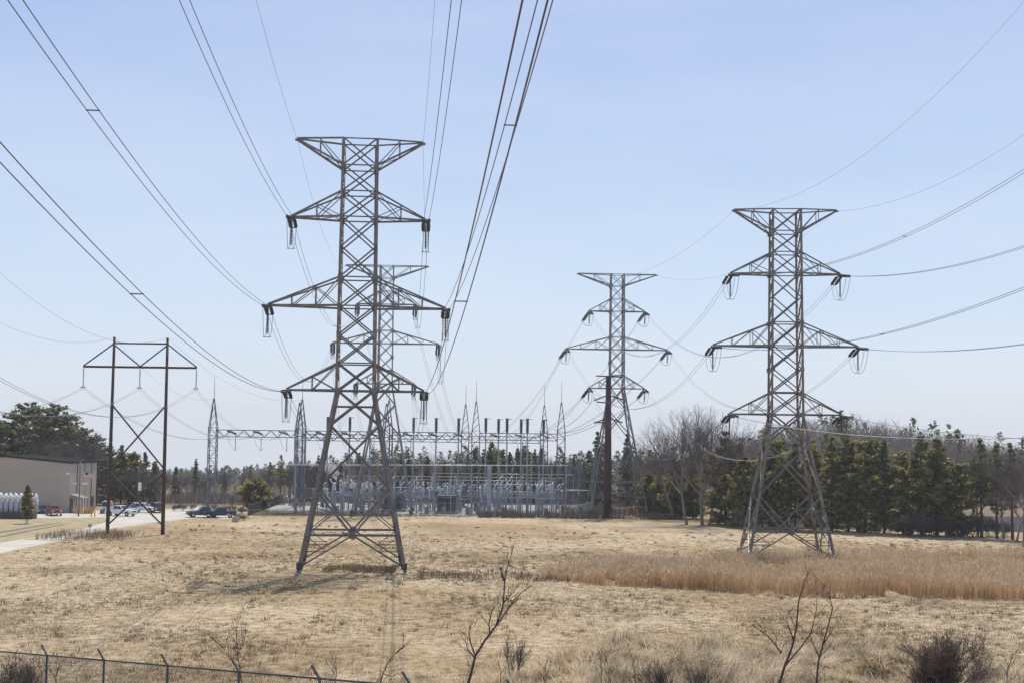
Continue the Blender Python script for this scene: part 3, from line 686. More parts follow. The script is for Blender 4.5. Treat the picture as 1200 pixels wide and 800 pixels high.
# substation perimeter fence: brown slatted left part, chain link right part
def fence_run(name, label, pts, h, step, m_post, m_mesh, slat=False, parent=None):
    t = thing(name, label, 'fence', pts[0]); o0 = V(pts[0]); pts = [V(p)-o0 for p in pts]; bm_ = MB(); rail = MB()
    for a, c_ in zip(pts, pts[1:]):
        d = c_-a; n = max(1, round(d.length/step))
        for i in range(n):
            p = a+d*(i/n); b = MB(); b.tube([p, p+V((0, 0, h+.1))], .05, 6); b.build('post', m_post, t)
        rail.bar(a+V((0, 0, h)), c_+V((0, 0, h)), .06)
        if slat:
            k = int(d.length/.16)
            for i in range(k): p = a+d*(i/k); bm_.bar(p+V((0, 0, .05)), p+V((0, 0, h-.04+random.uniform(-.05, .03))), .11, .02)
        else:
            k = int(d.length/.35)
            for i in range(k):
                p = a+d*(i/k); q = a+d*(min(i+5, k)/k); bm_.bar(p, q+V((0, 0, h)), .012); bm_.bar(p+V((0, 0, h)), q, .012)
    b = MB(); b.tube([pts[-1], pts[-1]+V((0, 0, h+.1))], .05, 6); b.build('post', m_post, t)
    rail.build('top_rail', m_post, t); bm_.build('slat_panel' if slat else 'wire_mesh', m_mesh, t); return t
fence_run('slat_fence', 'low brown slatted fence along the left front of the substation yard', [G(290, 604), G(462, 605)], 1.1, 3.5, M['galv'], M['fencebrown'], True)
fence_run('slat_fence', 'dark fence running back along the left side of the substation yard', [G(291, 603.5), G(331, 589)], 1.9, 4, M['fencesteel'], M['fencesteel'], True)
fence_run('wire_fence', 'tall chain link fence in front of the right half of the substation', [(-22, 268.5, 0), (13.5, 269.2, 0), (16.5, 284, 0)], 2.4, 3.2, M['galv'], M['galv'])
fence_run('slat_fence', 'short brown fence behind the gravel at the far side near the grey house', [at(338, 600, 301)*1-V((0,0,at(338,600,301).z)), at(365, 600, 303)-V((0,0,at(365,600,303).z))], 1.6, 3, M['galv'], M['fencebrown'], True)
# dark latticed bay at the right end
t = thing('switchgear_bay', 'dark tall steel framed bay at the right end of the substation', 'switchgear', (at(674, 600, 300).x, 300, 0)); b = MB()
for i in range(9):
    for yy in (-1.4, 1.4): b.bar((-1.9+i*.47, yy, 0), (-1.9+i*.47, yy, 9.3-.3*(i % 3)), .10)
for z in (3, 6, 9): b.bar((-1.9, -1.4, z), (1.9, -1.4, z), .14); b.bar((-1.9, 1.4, z), (1.9, 1.4, z), .14)
b.build('frame', M['galvdark'], t); b = MB(); b.tube([(-5, -1.8, 4.1), (3.0, -1.8, 4.1)], .1, 6); b.build('bus_tube', M['alu'], t)

# ------------------------------------------------------------------ buildings on the left and behind
wc = G(80, 600.5); BX, BY = wc.x, wc.y; bw_, bd, bh = 26.0, 17.0, 9.0
t = thing('warehouse', 'tan metal warehouse with shallow gable roof beside the road', 'building', (BX-bw_/2, BY, 0))
b = MB(); poly = [(-bw_/2, 0), (bw_/2, 0), (bw_/2, bh), (1.0, bh+1.05), (-bw_/2, bh)]; b.prism(poly, 0, bd)
k = 40
for i in range(k): b.box((-bw_/2+bw_*(i+.5)/k, -.005, bh/2-.1), (.05, .03, bh-.3))
for i in range(26): b.box((bw_/2+.005, bd*(i+.5)/26, bh/2-.1), (.03, .05, bh-.3))
b.build('wall', M['tan'], t)
b = MB(); ov = .25
b.add([(-bw_/2-ov, -ov, bh+.06), (1, -ov, bh+1.12), (1, bd+ov, bh+1.12), (-bw_/2-ov, bd+ov, bh+.06), (bw_/2+ov, -ov, bh+.02), (bw_/2+ov, bd+ov, bh+.02)], [(0, 1, 2, 3), (1, 4, 5, 2)])
ro = b.build('roof', M['roofdark'], t); so = ro.modifiers.new('thick', 'SOLIDIFY'); so.thickness = .28; so.offset = 1
for y in (4.5, 9, 13.5): b = MB(); b.tube([(bw_/2+.1, y, .2), (bw_/2+.1, y, bh-.1)], .07, 6); b.build('downpipe', M['trimdark'], t)
b = MB(); b.box((bw_/2+.06, 1.6, 1.25), (.12, 1.5, 2.5)); b.build('door', M['trimdark'], t)
b = MB(); b.box((bw_/2+.06, 14.6, 1.25), (.12, 1.6, 2.6)); b.build('door', M['trimdark'], t)
b = MB(); b.add([(bw_/2+.08, .4, 3.4), (bw_/2+2.4, .4, 2.7), (bw_/2+2.4, 4.4, 2.7), (bw_/2+.08, 4.4, 3.4), (bw_/2+.08, .4, 3.2), (bw_/2+2.4, .4, 2.5), (bw_/2+2.4, 4.4, 2.5), (bw_/2+.08, 4.4, 3.2)],
    [(0,1,2,3),(7,6,5,4),(0,4,5,1),(1,5,6,2),(2,6,7,3),(3,7,4,0)])
for y in (.6, 4.2): b.bar((bw_/2+2.25, y, 0), (bw_/2+2.25, y, 2.5), .12)
b.build('entrance_canopy', M['cabinet'], t)
for x, y, z in ((-1.5, -.15, 4.0), (bw_/2-.3, -.15, 7.2)):
    b = MB(); b.box((x, y, z), (.5, .3, .3)); b.build('wall_lamp', M['white'], t)
# white cylinders on a dark base
p = G(16, 607); t = thing('tank_rack', 'row of tall white pointed cylinders on a dark base before the warehouse', 'storage tanks', (p.x, p.y, 0))
b = MB(); b.box((-1.2, 0, .55), (9.5, 2.2, 1.1)); b.build('base', M['trimdark'], t)
mt = mat('bluish_white_shell', (.42,.44,.52), .5, var=.06)
for i in range(11):
    for r_ in (-.5, .5):
        b = MB(); x = -5.5+i*.87+(.3 if r_ > 0 else 0); b.lathe([(.40, 1.1), (.40, 3.3)], 10, (x, r_, 0)); tk = b.build('tank', mt, t)
        b = MB(); b.lathe([(.42, 3.3), (.30, 3.75), (.06, 4.25+random.uniform(-.1, .15))], 10, (x, r_, 0)); b.build('pointed_cap', M['white'], tk)
# house behind the substation
hp = G(372, 583.5); t = thing('gable_house', 'blue grey gabled house with grey shingle roof behind the substation', 'house', (hp.x, hp.y, 0), R(-16))
b = MB(); W2, Dp, eh, rh = 5.6, 10.0, 3.6, 7.6
b.prism([(-W2, 0), (W2, 0), (W2, eh), (0, rh), (-W2, eh)], 0, Dp); b.build('wall', M['houseblue'], t)
b = MB(); o_ = .45
for s in (-1, 1):
    b.add([(0, -o_, rh+.1), (s*(W2+.6), -o_, eh-.3), (s*(W2+.6), Dp+o_, eh-.3), (0, Dp+o_, rh+.1), (0, -o_, rh+.32), (s*(W2+.6), -o_, eh-.08), (s*(W2+.6), Dp+o_, eh-.08), (0, Dp+o_, rh+.32)],
      [(0,1,2,3),(7,6,5,4),(0,4,5,1),(1,5,6,2),(2,6,7,3),(3,7,4,0)])
b.build('roof', M['shingle'], t)
for s in (-1, 1): b = MB(); b.bar((0, -o_-.03, rh+.2), (s*(W2+.6), -o_-.03, eh-.2), .08, .26); b.build('gable_trim', M['cabinet'], t)
for x, z, w_, h_ in ((-2.2, 1.2, 1.6, 2.2), (2.6, 1.5, 1.5, 1.4), (0, 5.2, 1.0, 1.1)):
    f = MB(); f.box((x, -.03, z), (w_+.24, .06, h_+.24)); fo = f.build('window' if z > 1.3 else 'garage_door', M['white'], t)
    f = MB(); f.box((x, -.07, z), (w_, .04, h_)); f.build('pane', M['glass'] if z > 1.3 else M['cabinet'], fo)
b = MB(); b.prism([(-2.5, 0), (2.5, 0), (2.5, 2.6), (-2.5, 2.6)], 0, 6); an = b.build('side_wing', M['houseblue'], t, (W2+2.52, 2.5, 0))
b = MB(); b.add([(-2.6, -.5, 2.5), (3.2, -.5, 2.5), (3.2, 6.5, 2.5), (-2.6, 6.5, 2.5), (-2.6, 3, 5.2), (1.2, 3, 5.2)], [(0, 1, 5, 4), (1, 2, 5), (2, 3, 4, 5), (0, 4, 3), (3, 2, 1, 0)])
b.build('wing_roof', M['shingle'], an)

# ------------------------------------------------------------------ vehicles
def vehicle(name, label, cat, loc, rz, kind, col):
    t = thing(name, label, cat, loc, rz, 'parked vehicles')
    paint = mat('car_paint', col, .28, .15, spec=.6)
    L2, W2, hz = {'pickup': (2.85, .98, .62), 'suv': (2.40, .95, .62), 'van': (2.7, .98, .6), 'car': (2.25, .88, .5)}[kind]
    wr = .40 if kind != 'car' else .32; xw = (L2-.95, -(L2-1.05))
    gz = .36 if kind != 'car' else .24
    bh_ = {'pickup': 1.18, 'suv': 1.10, 'van': 1.15, 'car': .90}[kind]
    def low(xs=None):
        pts = [(-L2, gz+.12), (-L2+.08, gz)]
        for x in sorted(xw):
            for i in range(9): a = math.pi - math.pi*i/8; pts.append((x+(wr+.09)*math.cos(a), max(gz, wr+(wr+.09)*math.sin(a))))
        pts += [(L2-.1, gz), (L2, gz+.15), (L2, bh_-.28), (L2-.12, bh_-.08)]
        return pts
    b = MB(); pts = low()
    if kind == 'pickup': pts += [(.75, bh_+.02), (-L2+.02, bh_+.05), (-L2, bh_)]
    elif kind == 'van': pts += [(L2-1.0, bh_), (-L2+.02, bh_), (-L2, bh_-.1)]
    else: pts += [(L2-1.3, bh_), (-L2+.1, bh_), (-L2, bh_-.15)]
    b.prism(pts, -W2, W2, inset=(.06, gz, bh_)); b.build('body', paint, t, bevel=.05)
    top = {'pickup': 1.86, 'suv': 1.82, 'van': 2.15, 'car': 1.45}[kind]
    gh = {'pickup': [(1.0, bh_-.02), (.25, top), (-1.0, top), (-1.22, bh_-.02)], 'suv': [(1.0, bh_-.03), (.3, top), (-2.0, top), (-2.34, bh_-.03)],
          'van': [(1.95, bh_-.03), (1.15, top), (-2.6, top), (-2.66, bh_-.03)], 'car': [(.85, bh_-.03), (.15, top), (-1.15, top), (-1.85, bh_-.03)]}[kind]
    b = MB(); b.prism(gh, -W2+.07, W2-.07, inset=(.20, bh_, top)); b.build('cabin', paint, t, bevel=.05)
    for s in (-1, 1):
        b = MB(); x0, x1 = gh[3][0], gh[0][0]; xt0, xt1 = gh[2][0], gh[1][0]; zb, zt = bh_+.06, top-.12
        def yy(z): return s*(W2-.07-.20*min(max((z-bh_)/(top-bh_), 0), 1)+.012)
        fr = lambda a, c_, f: a+(c_-a)*f
        segs = {'pickup': [(0.06, .50), (.54, .94)], 'suv': [(.04, .30), (.33, .62), (.65, .95)], 'van': [(.66, .92)], 'car': [(.08, .50), (.54, .93)]}[kind]
        for a_, e_ in segs:
            q = []
            for f, z in ((a_, zb), (e_, zb), (e_, zt), (a_, zt)):
                hz_ = (z-bh_)/(top-bh_); x = fr(fr(x0, xt0, hz_), fr(x1, xt1, hz_), f); q.append((x, yy(z), z))
            b.add(q, [(0, 1, 2, 3) if s < 0 else (3, 2, 1, 0)])
        b.build('side_window', M['glass'], t)
    for (xb, xt, sg, nm_) in ((gh[0][0], gh[1][0], 1, 'windscreen'), (gh[3][0], gh[2][0], -1, 'rear_window')):
        b = MB(); q = []
        for f, hw_ in ((.14, W2-.20), (.90, W2-.34)):
            x = xb+(xt-xb)*f + sg*.02; z = bh_+(top-bh_)*f+.012; q += [(x, -hw_, z), (x, hw_, z)]
        b.add(q, [(0, 1, 3, 2) if sg > 0 else (2, 3, 1, 0)]); b.build(nm_, M['glass'], t)
    if kind == 'pickup':
        b = MB(); b.box((-2.02, 0, bh_+.035), (1.45, 1.55, .03)); b.build('load_bed', M['trimdark'], t)
    for x in xw:
        for s in (-1, 1):
            b = MB(); b.lathe([(wr*.62, -.12), (wr*.95, -.12), (wr, -.07), (wr, .07), (wr*.95, .12), (wr*.62, .12)], 16, (x, s*(W2-.13), wr), 'Y'); w_ = b.build('wheel', M['rubber'], t)
            b = MB(); b.lathe([(.05, -.135), (wr*.6, -.128), (wr*.6, .128), (.05, .135)], 12, (x, s*(W2-.13), wr), 'Y'); b.build('rim', M['chrome'], w_)
    for s in (-1, 1):
        b = MB(); b.box((L2-.03, s*(W2-.3), bh_-.30), (.1, .36, .2)); b.build('headlight', M['lampglass'], t)
        b = MB(); b.box((-L2+.0, s*(W2-.2), bh_-.22), (.08, .2, .34)); b.build('taillight', M['taillamp'], t)
    for x in (L2+.02, -L2-.02): b = MB(); b.box((x, 0, gz+.14), (.14, W2*1.8, .2)); b.build('bumper', M['chrome'] if kind == 'pickup' else M['trimdark'], t, bevel=.03)
    b = MB(); b.box((L2+.005, 0, bh_-.32), (.04, W2*1.05, .22)); b.build('grille', M['trimdark'], t)
    return t
def gp(px, py): p = G(px, py); return (p.x, p.y, .02)
vehicle('pickup_truck', 'red pickup truck parked at the corner of the tan warehouse', 'pickup', gp(63, 603.5), R(-62), 'pickup', (.20,.022,.020))
vehicle('pickup_truck', 'white pickup truck parked just right of the left brown pole', 'pickup', gp(142, 604), R(-24), 'pickup', (.72,.73,.75))
vehicle('delivery_van', 'silver van mostly behind the left brown pole', 'van', gp(125, 600.5), R(-80), 'van', (.42,.44,.47))
vehicle('parked_suv', 'white sport utility vehicle parked near the right brown pole', 'suv', gp(168, 600), R(-8), 'suv', (.74,.74,.74))
vehicle('parked_suv', 'dark red sport utility vehicle partly behind the right brown pole', 'suv', gp(184, 600), R(-65), 'suv', (.06,.018,.02))
vehicle('parked_car', 'silver car parked left of the white sport utility vehicle', 'car', gp(156, 600), R(-70), 'car', (.45,.47,.5))
vehicle('parked_car', 'blue grey car parked between the white cylinders and red pickup', 'car', gp(50, 601), R(-75), 'car', (.16,.20,.26))
vehicle('pickup_truck', 'dark grey green pickup truck, left of the two dark trucks', 'pickup', gp(238, 605.5), R(205), 'pickup', (.030,.045,.045))
vehicle('pickup_truck', 'dark blue pickup truck, right of the two dark trucks', 'pickup', gp(257.5, 606), R(190), 'pickup', (.018,.028,.055))

# ------------------------------------------------------------------ poles, flag, signs, bollards
def pole_thing(name, label, cat, loc, h, r, m_): 
    t = thing(name, label, cat, loc); b = MB(); b.tube([(0, 0, -.3), (0, 0, h)], [r, r*.7], 8); b.build('pole', m_, t); return t
p = gp(92, 604.5); t = pole_thing('lamp_pole', 'tall grey lamp pole with two arms beside the warehouse corner', 'street lamp', p, 9.5, .14, M['galvdark'])
for s in (-1, 1):
    b = MB(); b.bar((0, 0, 5.6), (s*.55, 0, 5.65), .06); b.build('lamp_arm', M['galvdark'], t); b = MB(); b.box((s*.75, 0, 5.68), (.5, .3, .14)); b.build('lamp_head', M['white'], t)
p = gp(97.5, 602); t = pole_thing('flagpole', 'white flagpole flying a striped national flag beside the warehouse', 'flagpole', p, 7.6, .05, M['white'])
b = MB(); red, blue = mat('flag_red', (.45,.03,.04), .8), mat('flag_blue', (.04,.05,.16), .8); nx = 12
def fw(u_, v_): return (.06+u_*1.45, .16*math.sin(u_*5+.5)*u_, 7.5-v_*.85-u_*u_*.30)
for i in range(13):
    for k in range(nx):
        u0, u1, v0, v1 = k/nx, (k+1)/nx, i/13, (i+1)/13
        mi = 2 if (i < 7 and k < 5) else (0 if i % 2 == 0 else 1)
        b.add([fw(u0, v1), fw(u1, v1), fw(u1, v0), fw(u0, v0)], [(0, 1, 2, 3)], mi)
fl = b.build('flag', [red, M['white'], blue], t); sl = fl.modifiers.new('thick', 'SOLIDIFY'); sl.thickness = .012
p = gp(99, 600); t = pole_thing('lamp_pole', 'short lamp pole with a white lamp below the flag', 'street lamp', p, 5.2, .06, M['galvdark'])
b = MB(); b.box((-.1, 0, 5.25), (.9, .4, .2)); b.build('lamp_head', M['white'], t)
p = gp(161, 598); t = pole_thing('utility_pole', 'wooden utility pole with a white sign between the two brown poles', 'utility pole', p, 8.0, .16, M['wood'])
b = MB(); b.box((.35, -.15, 4.6), (.6, .08, 1.6)); b.build('sign_board', M['white'], t); b = MB(); b.bar((0, 0, 7.3), (2.0, 0, 7.5), .07); b.box((2.2, 0, 7.5), (.7, .3, .14)); b.build('lamp_arm', M['galv'], t)
p = gp(190, 597); t = pole_thing('street_lamp', 'thin street lamp with curved arm just right of the right brown pole', 'street lamp', p, 7.0, .08, M['galv'])
b = MB(); b.tube([(0, 0, 7), (.5, 0, 7.4), (1.6, 0, 7.5)], .04, 6); b.build('lamp_arm', M['galv'], t); b = MB(); b.box((1.8, 0, 7.48), (.7, .3, .13)); b.build('lamp_head', M['white'], t)
for i, px in enumerate((107, 111)):
    b = MB(); b.lathe([(.11, 0), (.11, .95), (.06, 1.05)], 10); tag(b.build('bollard', M['yellow'], None, gp(px, 605.2)), ('left' if i == 0 else 'right')+' of two yellow bollards near the left brown pole', 'bollard', 'yellow bollards')
p = gp(105, 623.5); t = thing('road_sign', 'small grey sign on a post at the roadside brush', 'sign', p); b = MB(); b.bar((0, 0, 0), (0, 0, .9), .06); b.build('post', M['galv'], t)
b = MB(); b.box((0, 0, 1.0), (.5, .05, .5)); b.build('sign_panel', M['galv'], t)
p = gp(276, 611); t = thing('utility_box', 'small beige utility box in the grass below the dark trucks', 'utility box', (p[0], p[1], 0)); b = MB(); b.box((0, 0, .4), (1.0, .7, .8)); b.build('housing', M['tan'], t, bevel=.04)
b = MB(); b.box((.02, 0, .84), (1.1, .8, .08)); b.build('lid', M['tan'], t)

# ------------------------------------------------------------------ vegetation
def rand_tris(cen, size, flat=.55):
    n = len(cen); a = RNG.normal(size=(n, 3)); a[:, 2] *= flat; a /= np.linalg.norm(a, axis=1)[:, None]
    b = RNG.normal(size=(n, 3)); b[:, 2] *= flat; b -= a*(a*b).sum(1)[:, None]; b /= np.linalg.norm(b, axis=1)[:, None]
    s = (size*RNG.uniform(.6, 1.3, n))[:, None]
    v = np.stack([cen-a*s*.55-b*s*.28, cen+a*s*.65, cen-a*s*.3+b*s*.45], 1)
    return v.reshape(-1, 3), np.arange(n*3).reshape(-1, 3)
def tubes_np(segs, n=4):
    """segs: (p0, p1, r0, r1) arrays -> tapered prisms"""
    p0, p1, r0, r1 = [np.array(x, float) for x in zip(*segs)]
    d = p1-p0; ln = np.linalg.norm(d, axis=1)[:, None]+1e-9; d = d/ln
    ref = np.where(np.abs(d[:, 2:3]) < .9, np.array([[0, 0, 1.]]), np.array([[1., 0, 0]]))
    u = np.cross(d, ref); u /= np.linalg.norm(u, axis=1)[:, None]; w = np.cross(d, u)
    k = len(p0); v = np.empty((k, 2*n, 3))
    for j in range(n):
        a = 2*math.pi*j/n; o = u*math.cos(a)+w*math.sin(a); v[:, j] = p0+o*r0[:, None]; v[:, n+j] = p1+o*r1[:, None]
    f = []
    for j in range(n): j2 = (j+1) % n; f += [(j, j2, n+j2), (j, n+j2, n+j)]
    f = np.array(f)[None]+(np.arange(k)*2*n)[:, None, None]
    return v.reshape(-1, 3), f.reshape(-1, 3)
def conifer(name, h, r, base, seed, mn, shape='pine', dens=1.0, lean=.0):
    rg = random.Random(seed); t = thing(name, 'x', 'tree'); segs = []; cen = []; sz = []
    steps = 9; pts = [(lean*h*(i/steps)**2+rg.uniform(-.03, .03)*h*.1, rg.uniform(-.03, .03)*h*.1, h*i/steps) for i in range(steps+1)]
    for i in range(steps): f = i/steps; segs.append((pts[i], pts[i+1], h*.016*(1-f)+.03, h*.016*(1-f-1/steps)+.03))
    z = base*h; gap = h*.052
    while z < h*.985:
        f = (z-base*h)/(h*(1-base))
        if shape == 'pine': ln = r*(min(1, .62+1.27*f) if f < .3 else (1-((f-.3)/.7)**1.15*.92))
        elif shape == 'round': ln = r*(min(1, .50+1.25*f) if f < .4 else (1-((f-.4)/.6)**1.6*.88))
        else: ln = r*(1-f)**.85+.15
        nb = rg.randint(4, 6); a0 = rg.uniform(0, 6.28)
        for k in range(nb):
            if rg.random() < .16: continue
            a = a0+6.283*k/nb+rg.uniform(-.35, .35); l_ = ln*rg.uniform(.55, 1.18)
            up = (.05+.45*f+rg.uniform(-.15, .2)) if shape != 'spruce' else rg.uniform(-.35, 0)+.35*f
            xo = lean*h*(z/h)**2
            p0 = (xo, 0, z); p1 = (xo+math.cos(a)*l_, math.sin(a)*l_, z+up*l_)
            segs.append((p0, p1, h*.0045*(1-f*.6)+.012, .01))
            n = max(3, int(l_*3.4*dens))
            for q in range(n):
                g = .28+.76*(q+rg.random())/n; spread = .26*l_*(.35+g*.6)
                c0 = np.array([xo+math.cos(a)*l_*g, math.sin(a)*l_*g, z+up*l_*g])
                m_ = int(5*dens)+1
                cc = c0+np.array([[rg.gauss(0, spread*.55), rg.gauss(0, spread*.55), rg.gauss(.05, .15+.05*spread)] for _ in range(m_)])
                cen.append(cc); sz.append(np.full(m_, .56 if shape != 'spruce' else .42))
        z += gap*rg.uniform(.75, 1.3)
    v, f_ = tubes_np(segs, 5); np_mesh('trunk', v, f_, M['bark'], t)
    v, f_ = rand_tris(np.concatenate(cen), np.concatenate(sz), .6); np_mesh('crown', v, f_, M[mn], t)
    t['H'] = h; return t
def bare_tree(name, h, seed, mb_='barkgrey', mt_='twig', spread=.55, stems=1, levels=5, r0=None, dens=1.0, cat='tree', minr=.008):
    rg = random.Random(seed); t = thing(name, 'x', cat); big = []; small = []
    def grow(p, d, ln, r, lev):
        k = 3 if lev < 3 else 2; q = p; dd = d.copy()
        for i in range(k):
            dd = (dd + V((rg.gauss(0, .10), rg.gauss(0, .10), .07 if lev else .02))).normalized(); q2 = q+dd*(ln/k)
            ra, rb = r*(1-.35*i/k), r*(1-.35*(i+1)/k)
            (big if lev < 2 else small).append((tuple(q), tuple(q2), max(ra, minr), max(rb, minr*.7)))
            q = q2
            if lev < levels and (i > 0 or lev > 1):
                for _ in range(rg.choice((1, 2)) if lev else rg.choice((2, 2, 3))):
                    ax = dd.orthogonal(); ax.rotate(Quaternion(dd, rg.uniform(0, 6.283)))
                    nd = (dd*math.cos(spread) + ax*math.sin(spread)*rg.uniform(.7, 1.3)).normalized()
                    grow(q, nd, ln*rg.uniform(.52, .74), rb*.62, lev+1)
        if lev < levels: grow(q, dd, ln*.66, r*.62, lev+1)
    r0 = r0 or h*.014
    for s in range(stems):
        d = V((rg.gauss(0, .10 if stems == 1 else .42), rg.gauss(0, .10 if stems == 1 else .42), 1)).normalized()
        grow(V((rg.gauss(0, .05*h), rg.gauss(0, .05*h), 0)) if stems > 1 else V((0, 0, 0)), d, h*(.40 if stems == 1 else .34*rg.uniform(.45, 1.15)), r0*(1 if stems == 1 else .6), 0)
    mxz = max(s[1][2] for s in big+small); k = h/mxz
    fix = lambda L_: [(tuple(np.array(a)*k), tuple(np.array(b)*k), c_, d_) for a, b, c_, d_ in L_]
    v, f_ = tubes_np(fix(big), 6 if stems == 1 else 4); np_mesh('trunk', v, f_, M[mb_], t)
    v, f_ = tubes_np(fix(small), 3); np_mesh('crown', v, f_, M[mt_], t)
    t['H'] = h; return t
PR = {}
PR['pine'] = [conifer('pine_tree', 15, 3.9, .05, 11, 'needle', dens=1.25), conifer('pine_tree', 15, 3.4, .12, 12, 'needle', dens=1.2, lean=.02), conifer('pine_tree', 15, 4.4, .03, 13, 'needle', 'round', dens=1.3), conifer('pine_tree', 15, 3.0, .15, 14, 'needledark', dens=1.1), conifer('pine_tree', 15, 3.5, .06, 15, 'needleyel', dens=1.2)]
PR['tall'] = [conifer('pine_tree', 20, 4.9, .20, 21, 'needledark', 'round', dens=1.2), conifer('pine_tree', 20, 4.3, .26, 22, 'needledark', 'round', dens=1.1, lean=.03)]
PR['young'] = [conifer('young_pine', 9, 2.9, .03, 31, 'needleyel', dens=1.25), conifer('young_pine', 9, 2.5, .05, 32, 'needleyel', dens=1.2)]
PR['spruce'] = [conifer('spruce_tree', 13, 2.3, .08, 41, 'needledark', 'spruce', dens=1.2), conifer('spruce_tree', 13, 1.9, .12, 42, 'needledark', 'spruce', dens=1.1)]
PR['sparse'] = [conifer('pine_tree', 16, 2.9, .35, 51, 'needledark', dens=.75, lean=.02), conifer('pine_tree', 16, 2.5, .30, 52, 'needle', dens=.8)]
PR['bush'] = [conifer('evergreen_bush', 5.2, 3.0, .0, 61, 'needle', 'round', dens=1.5)]
PR['bare'] = [bare_tree('bare_tree', 16, 71, levels=5), bare_tree('bare_tree', 16, 72, levels=5, spread=.48), bare_tree('bare_tree', 16, 73, levels=5, spread=.42)]
PR['shrub'] = [bare_tree('bare_shrub', 3, 81, 'twig', 'twig', .5, 9, 3, .05, cat='shrub', minr=.016), bare_tree('bare_shrub', 3, 82, 'twig', 'twig', .55, 10, 3, .05, cat='shrub', minr=.016)]
PRU = set(); cnt = {}
def veg(kind, px, top, Y=None, base=None, label='', group=None, wide=1.0, z=None):
    if Y is None: Y = dist(px, base)
    X = at(px, 600, Y).x; z0 = tz(X, Y) if z is None else z; zt = at(px, top, Y).z
    i = cnt.get(kind, 0); cnt[kind] = i+1; p = PR[kind][i % len(PR[kind])]; used_ = id(p) in PRU; PRU.add(id(p))
    o = p if not used_ else copy_tree(p); h = max(zt-z0, 1.0); s = h/p['H']
    o.location = (X, Y, z0-.05); o.rotation_euler = (0, 0, random.uniform(0, 6.28)); o.scale = (s*wide, s*wide, s)
    o['label'] = label
    if group: o['group'] = group
    return o
# right hand edge of the field
for k, (px, top, bs) in enumerate(((760, 552, 604), (776, 546, 605), (793, 541, 607), (812, 545, 607))):
    veg('young', px, top, base=bs, label=f'{ORD[k]} from the left of the small yellow green pines beside the bare trees', group='small yellow green pines', wide=1.0)
for k, (px, top, bs) in enumerate(((788, 500, 608), (805, 474, 614), (823, 471, 615), (842, 475, 613), (833, 492, 608), (852, 502, 608))):
    veg('bare', px, top, base=bs, label=f'{ORD[k] if k < 4 else ("shorter" if k == 4 else "rightmost")} {"from the left " if k < 4 else ""}of the tall bare grey trees at the field edge', group='tall bare trees at the field edge', wide=1.05)
row = [(850, 507, 614, 'pine'), (874, 536, 617, 'young'), (893, 520, 618, 'pine'), (912, 512, 619, 'pine'), (932, 520, 620, 'pine'), (953, 516, 621, 'pine'), (975, 513, 621, 'pine'), (994, 508, 622, 'pine'),
       (1014, 513, 623, 'pine'), (1036, 517, 624, 'pine'), (1058, 524, 625, 'pine'), (1080, 512, 626, 'pine'), (1098, 514, 627, 'pine'), (1122, 540, 628, 'pine')]
for k, (px, top, bs, kd) in enumerate(row):
    veg(kd, px, top, base=bs, label=f'{ORD[k]} from the left in the front row of pines behind reed tower', group='front row of pines on the right', wide=1.18 if px in (1080, 1098, 850) else 1.0)
for k in range(7):
    px = 872+k*38+random.uniform(-6, 6); veg('pine', px, random.uniform(513, 530), Y=random.uniform(248, 262), label='dark pine in the second row behind the pines on the right', group='second row of pines on the right')
for k, (px, top, bs) in enumerate(((1150, 513, 629), (1168, 521, 630), (1186, 519, 631))):
    veg('sparse', px, top, base=bs, label=f'{("left","middle","right")[k]} of three thin ragged pines near the right edge', group='ragged pines near the right edge')
for k, (px, top, bs) in enumerate(((1133, 518, 627), (1146, 530, 627), (1176, 528, 630), (1191, 536, 633), (1199, 520, 640))):
    veg('bare', px, top, base=bs, label=f'{ORD[k]} from the left of the bare grey trees near the right edge', group='bare trees near the right edge')
veg('young', 1065, 600, base=627, label='low yellow green pine bush in front of the right hand pines', wide=.9)
for k, (px, top) in enumerate(((1082, 598), (1096, 600), (1112, 602), (1126, 600), (1140, 598), (1156, 604), (1042, 606), (1174, 608))):
    veg('shrub', px, top, base=628 if px > 1060 else 624, label='low grey brown bare shrub at the foot of the right hand pines', group='shrubs below the right hand pines', wide=1.2)
# middle distance
for k, (px, top, Y) in enumerate(((690, 525, 318), (700, 506, 312), (708, 516, 322), (735, 508, 325), (746, 530, 330), (684, 540, 312))):
    veg('spruce', px, top, Y=Y, label=f'{ORD[k]} of the dark spruces behind the red monopole' if k < 4 else 'short dark spruce in the gap beside the red monopole', group='spruces behind the red monopole', wide=1.25)
for px in range(728, 800, 9): veg('bare', px+random.uniform(-3, 3), random.uniform(525, 546), Y=random.uniform(330, 350), label='bare grey tree in the wood behind the distant tower', group='bare trees behind the distant tower')
for px in range(342, 690, 11):
    veg('bare', px+random.uniform(-4, 4), random.uniform(529, 550), Y=random.uniform(330, 350), label='bare grey tree in the wood behind the substation', group='bare trees behind the substation')
for px, top in ((352, 540), (372, 533), (398, 540), (420, 530), (447, 536), (470, 528), (478, 535), (500, 532), (520, 538), (536, 528), (548, 530), (556, 522), (566, 526), (575, 518), (585, 526), (597, 530), (606, 522), (615, 519), (626, 526), (634, 522), (650, 540), (660, 535), (672, 532)):
    veg('pine' if px % 2 else 'spruce', px, top, Y=random.uniform(326, 345), label='dark evergreen rising above the wood behind the substation', group='evergreens behind the substation')
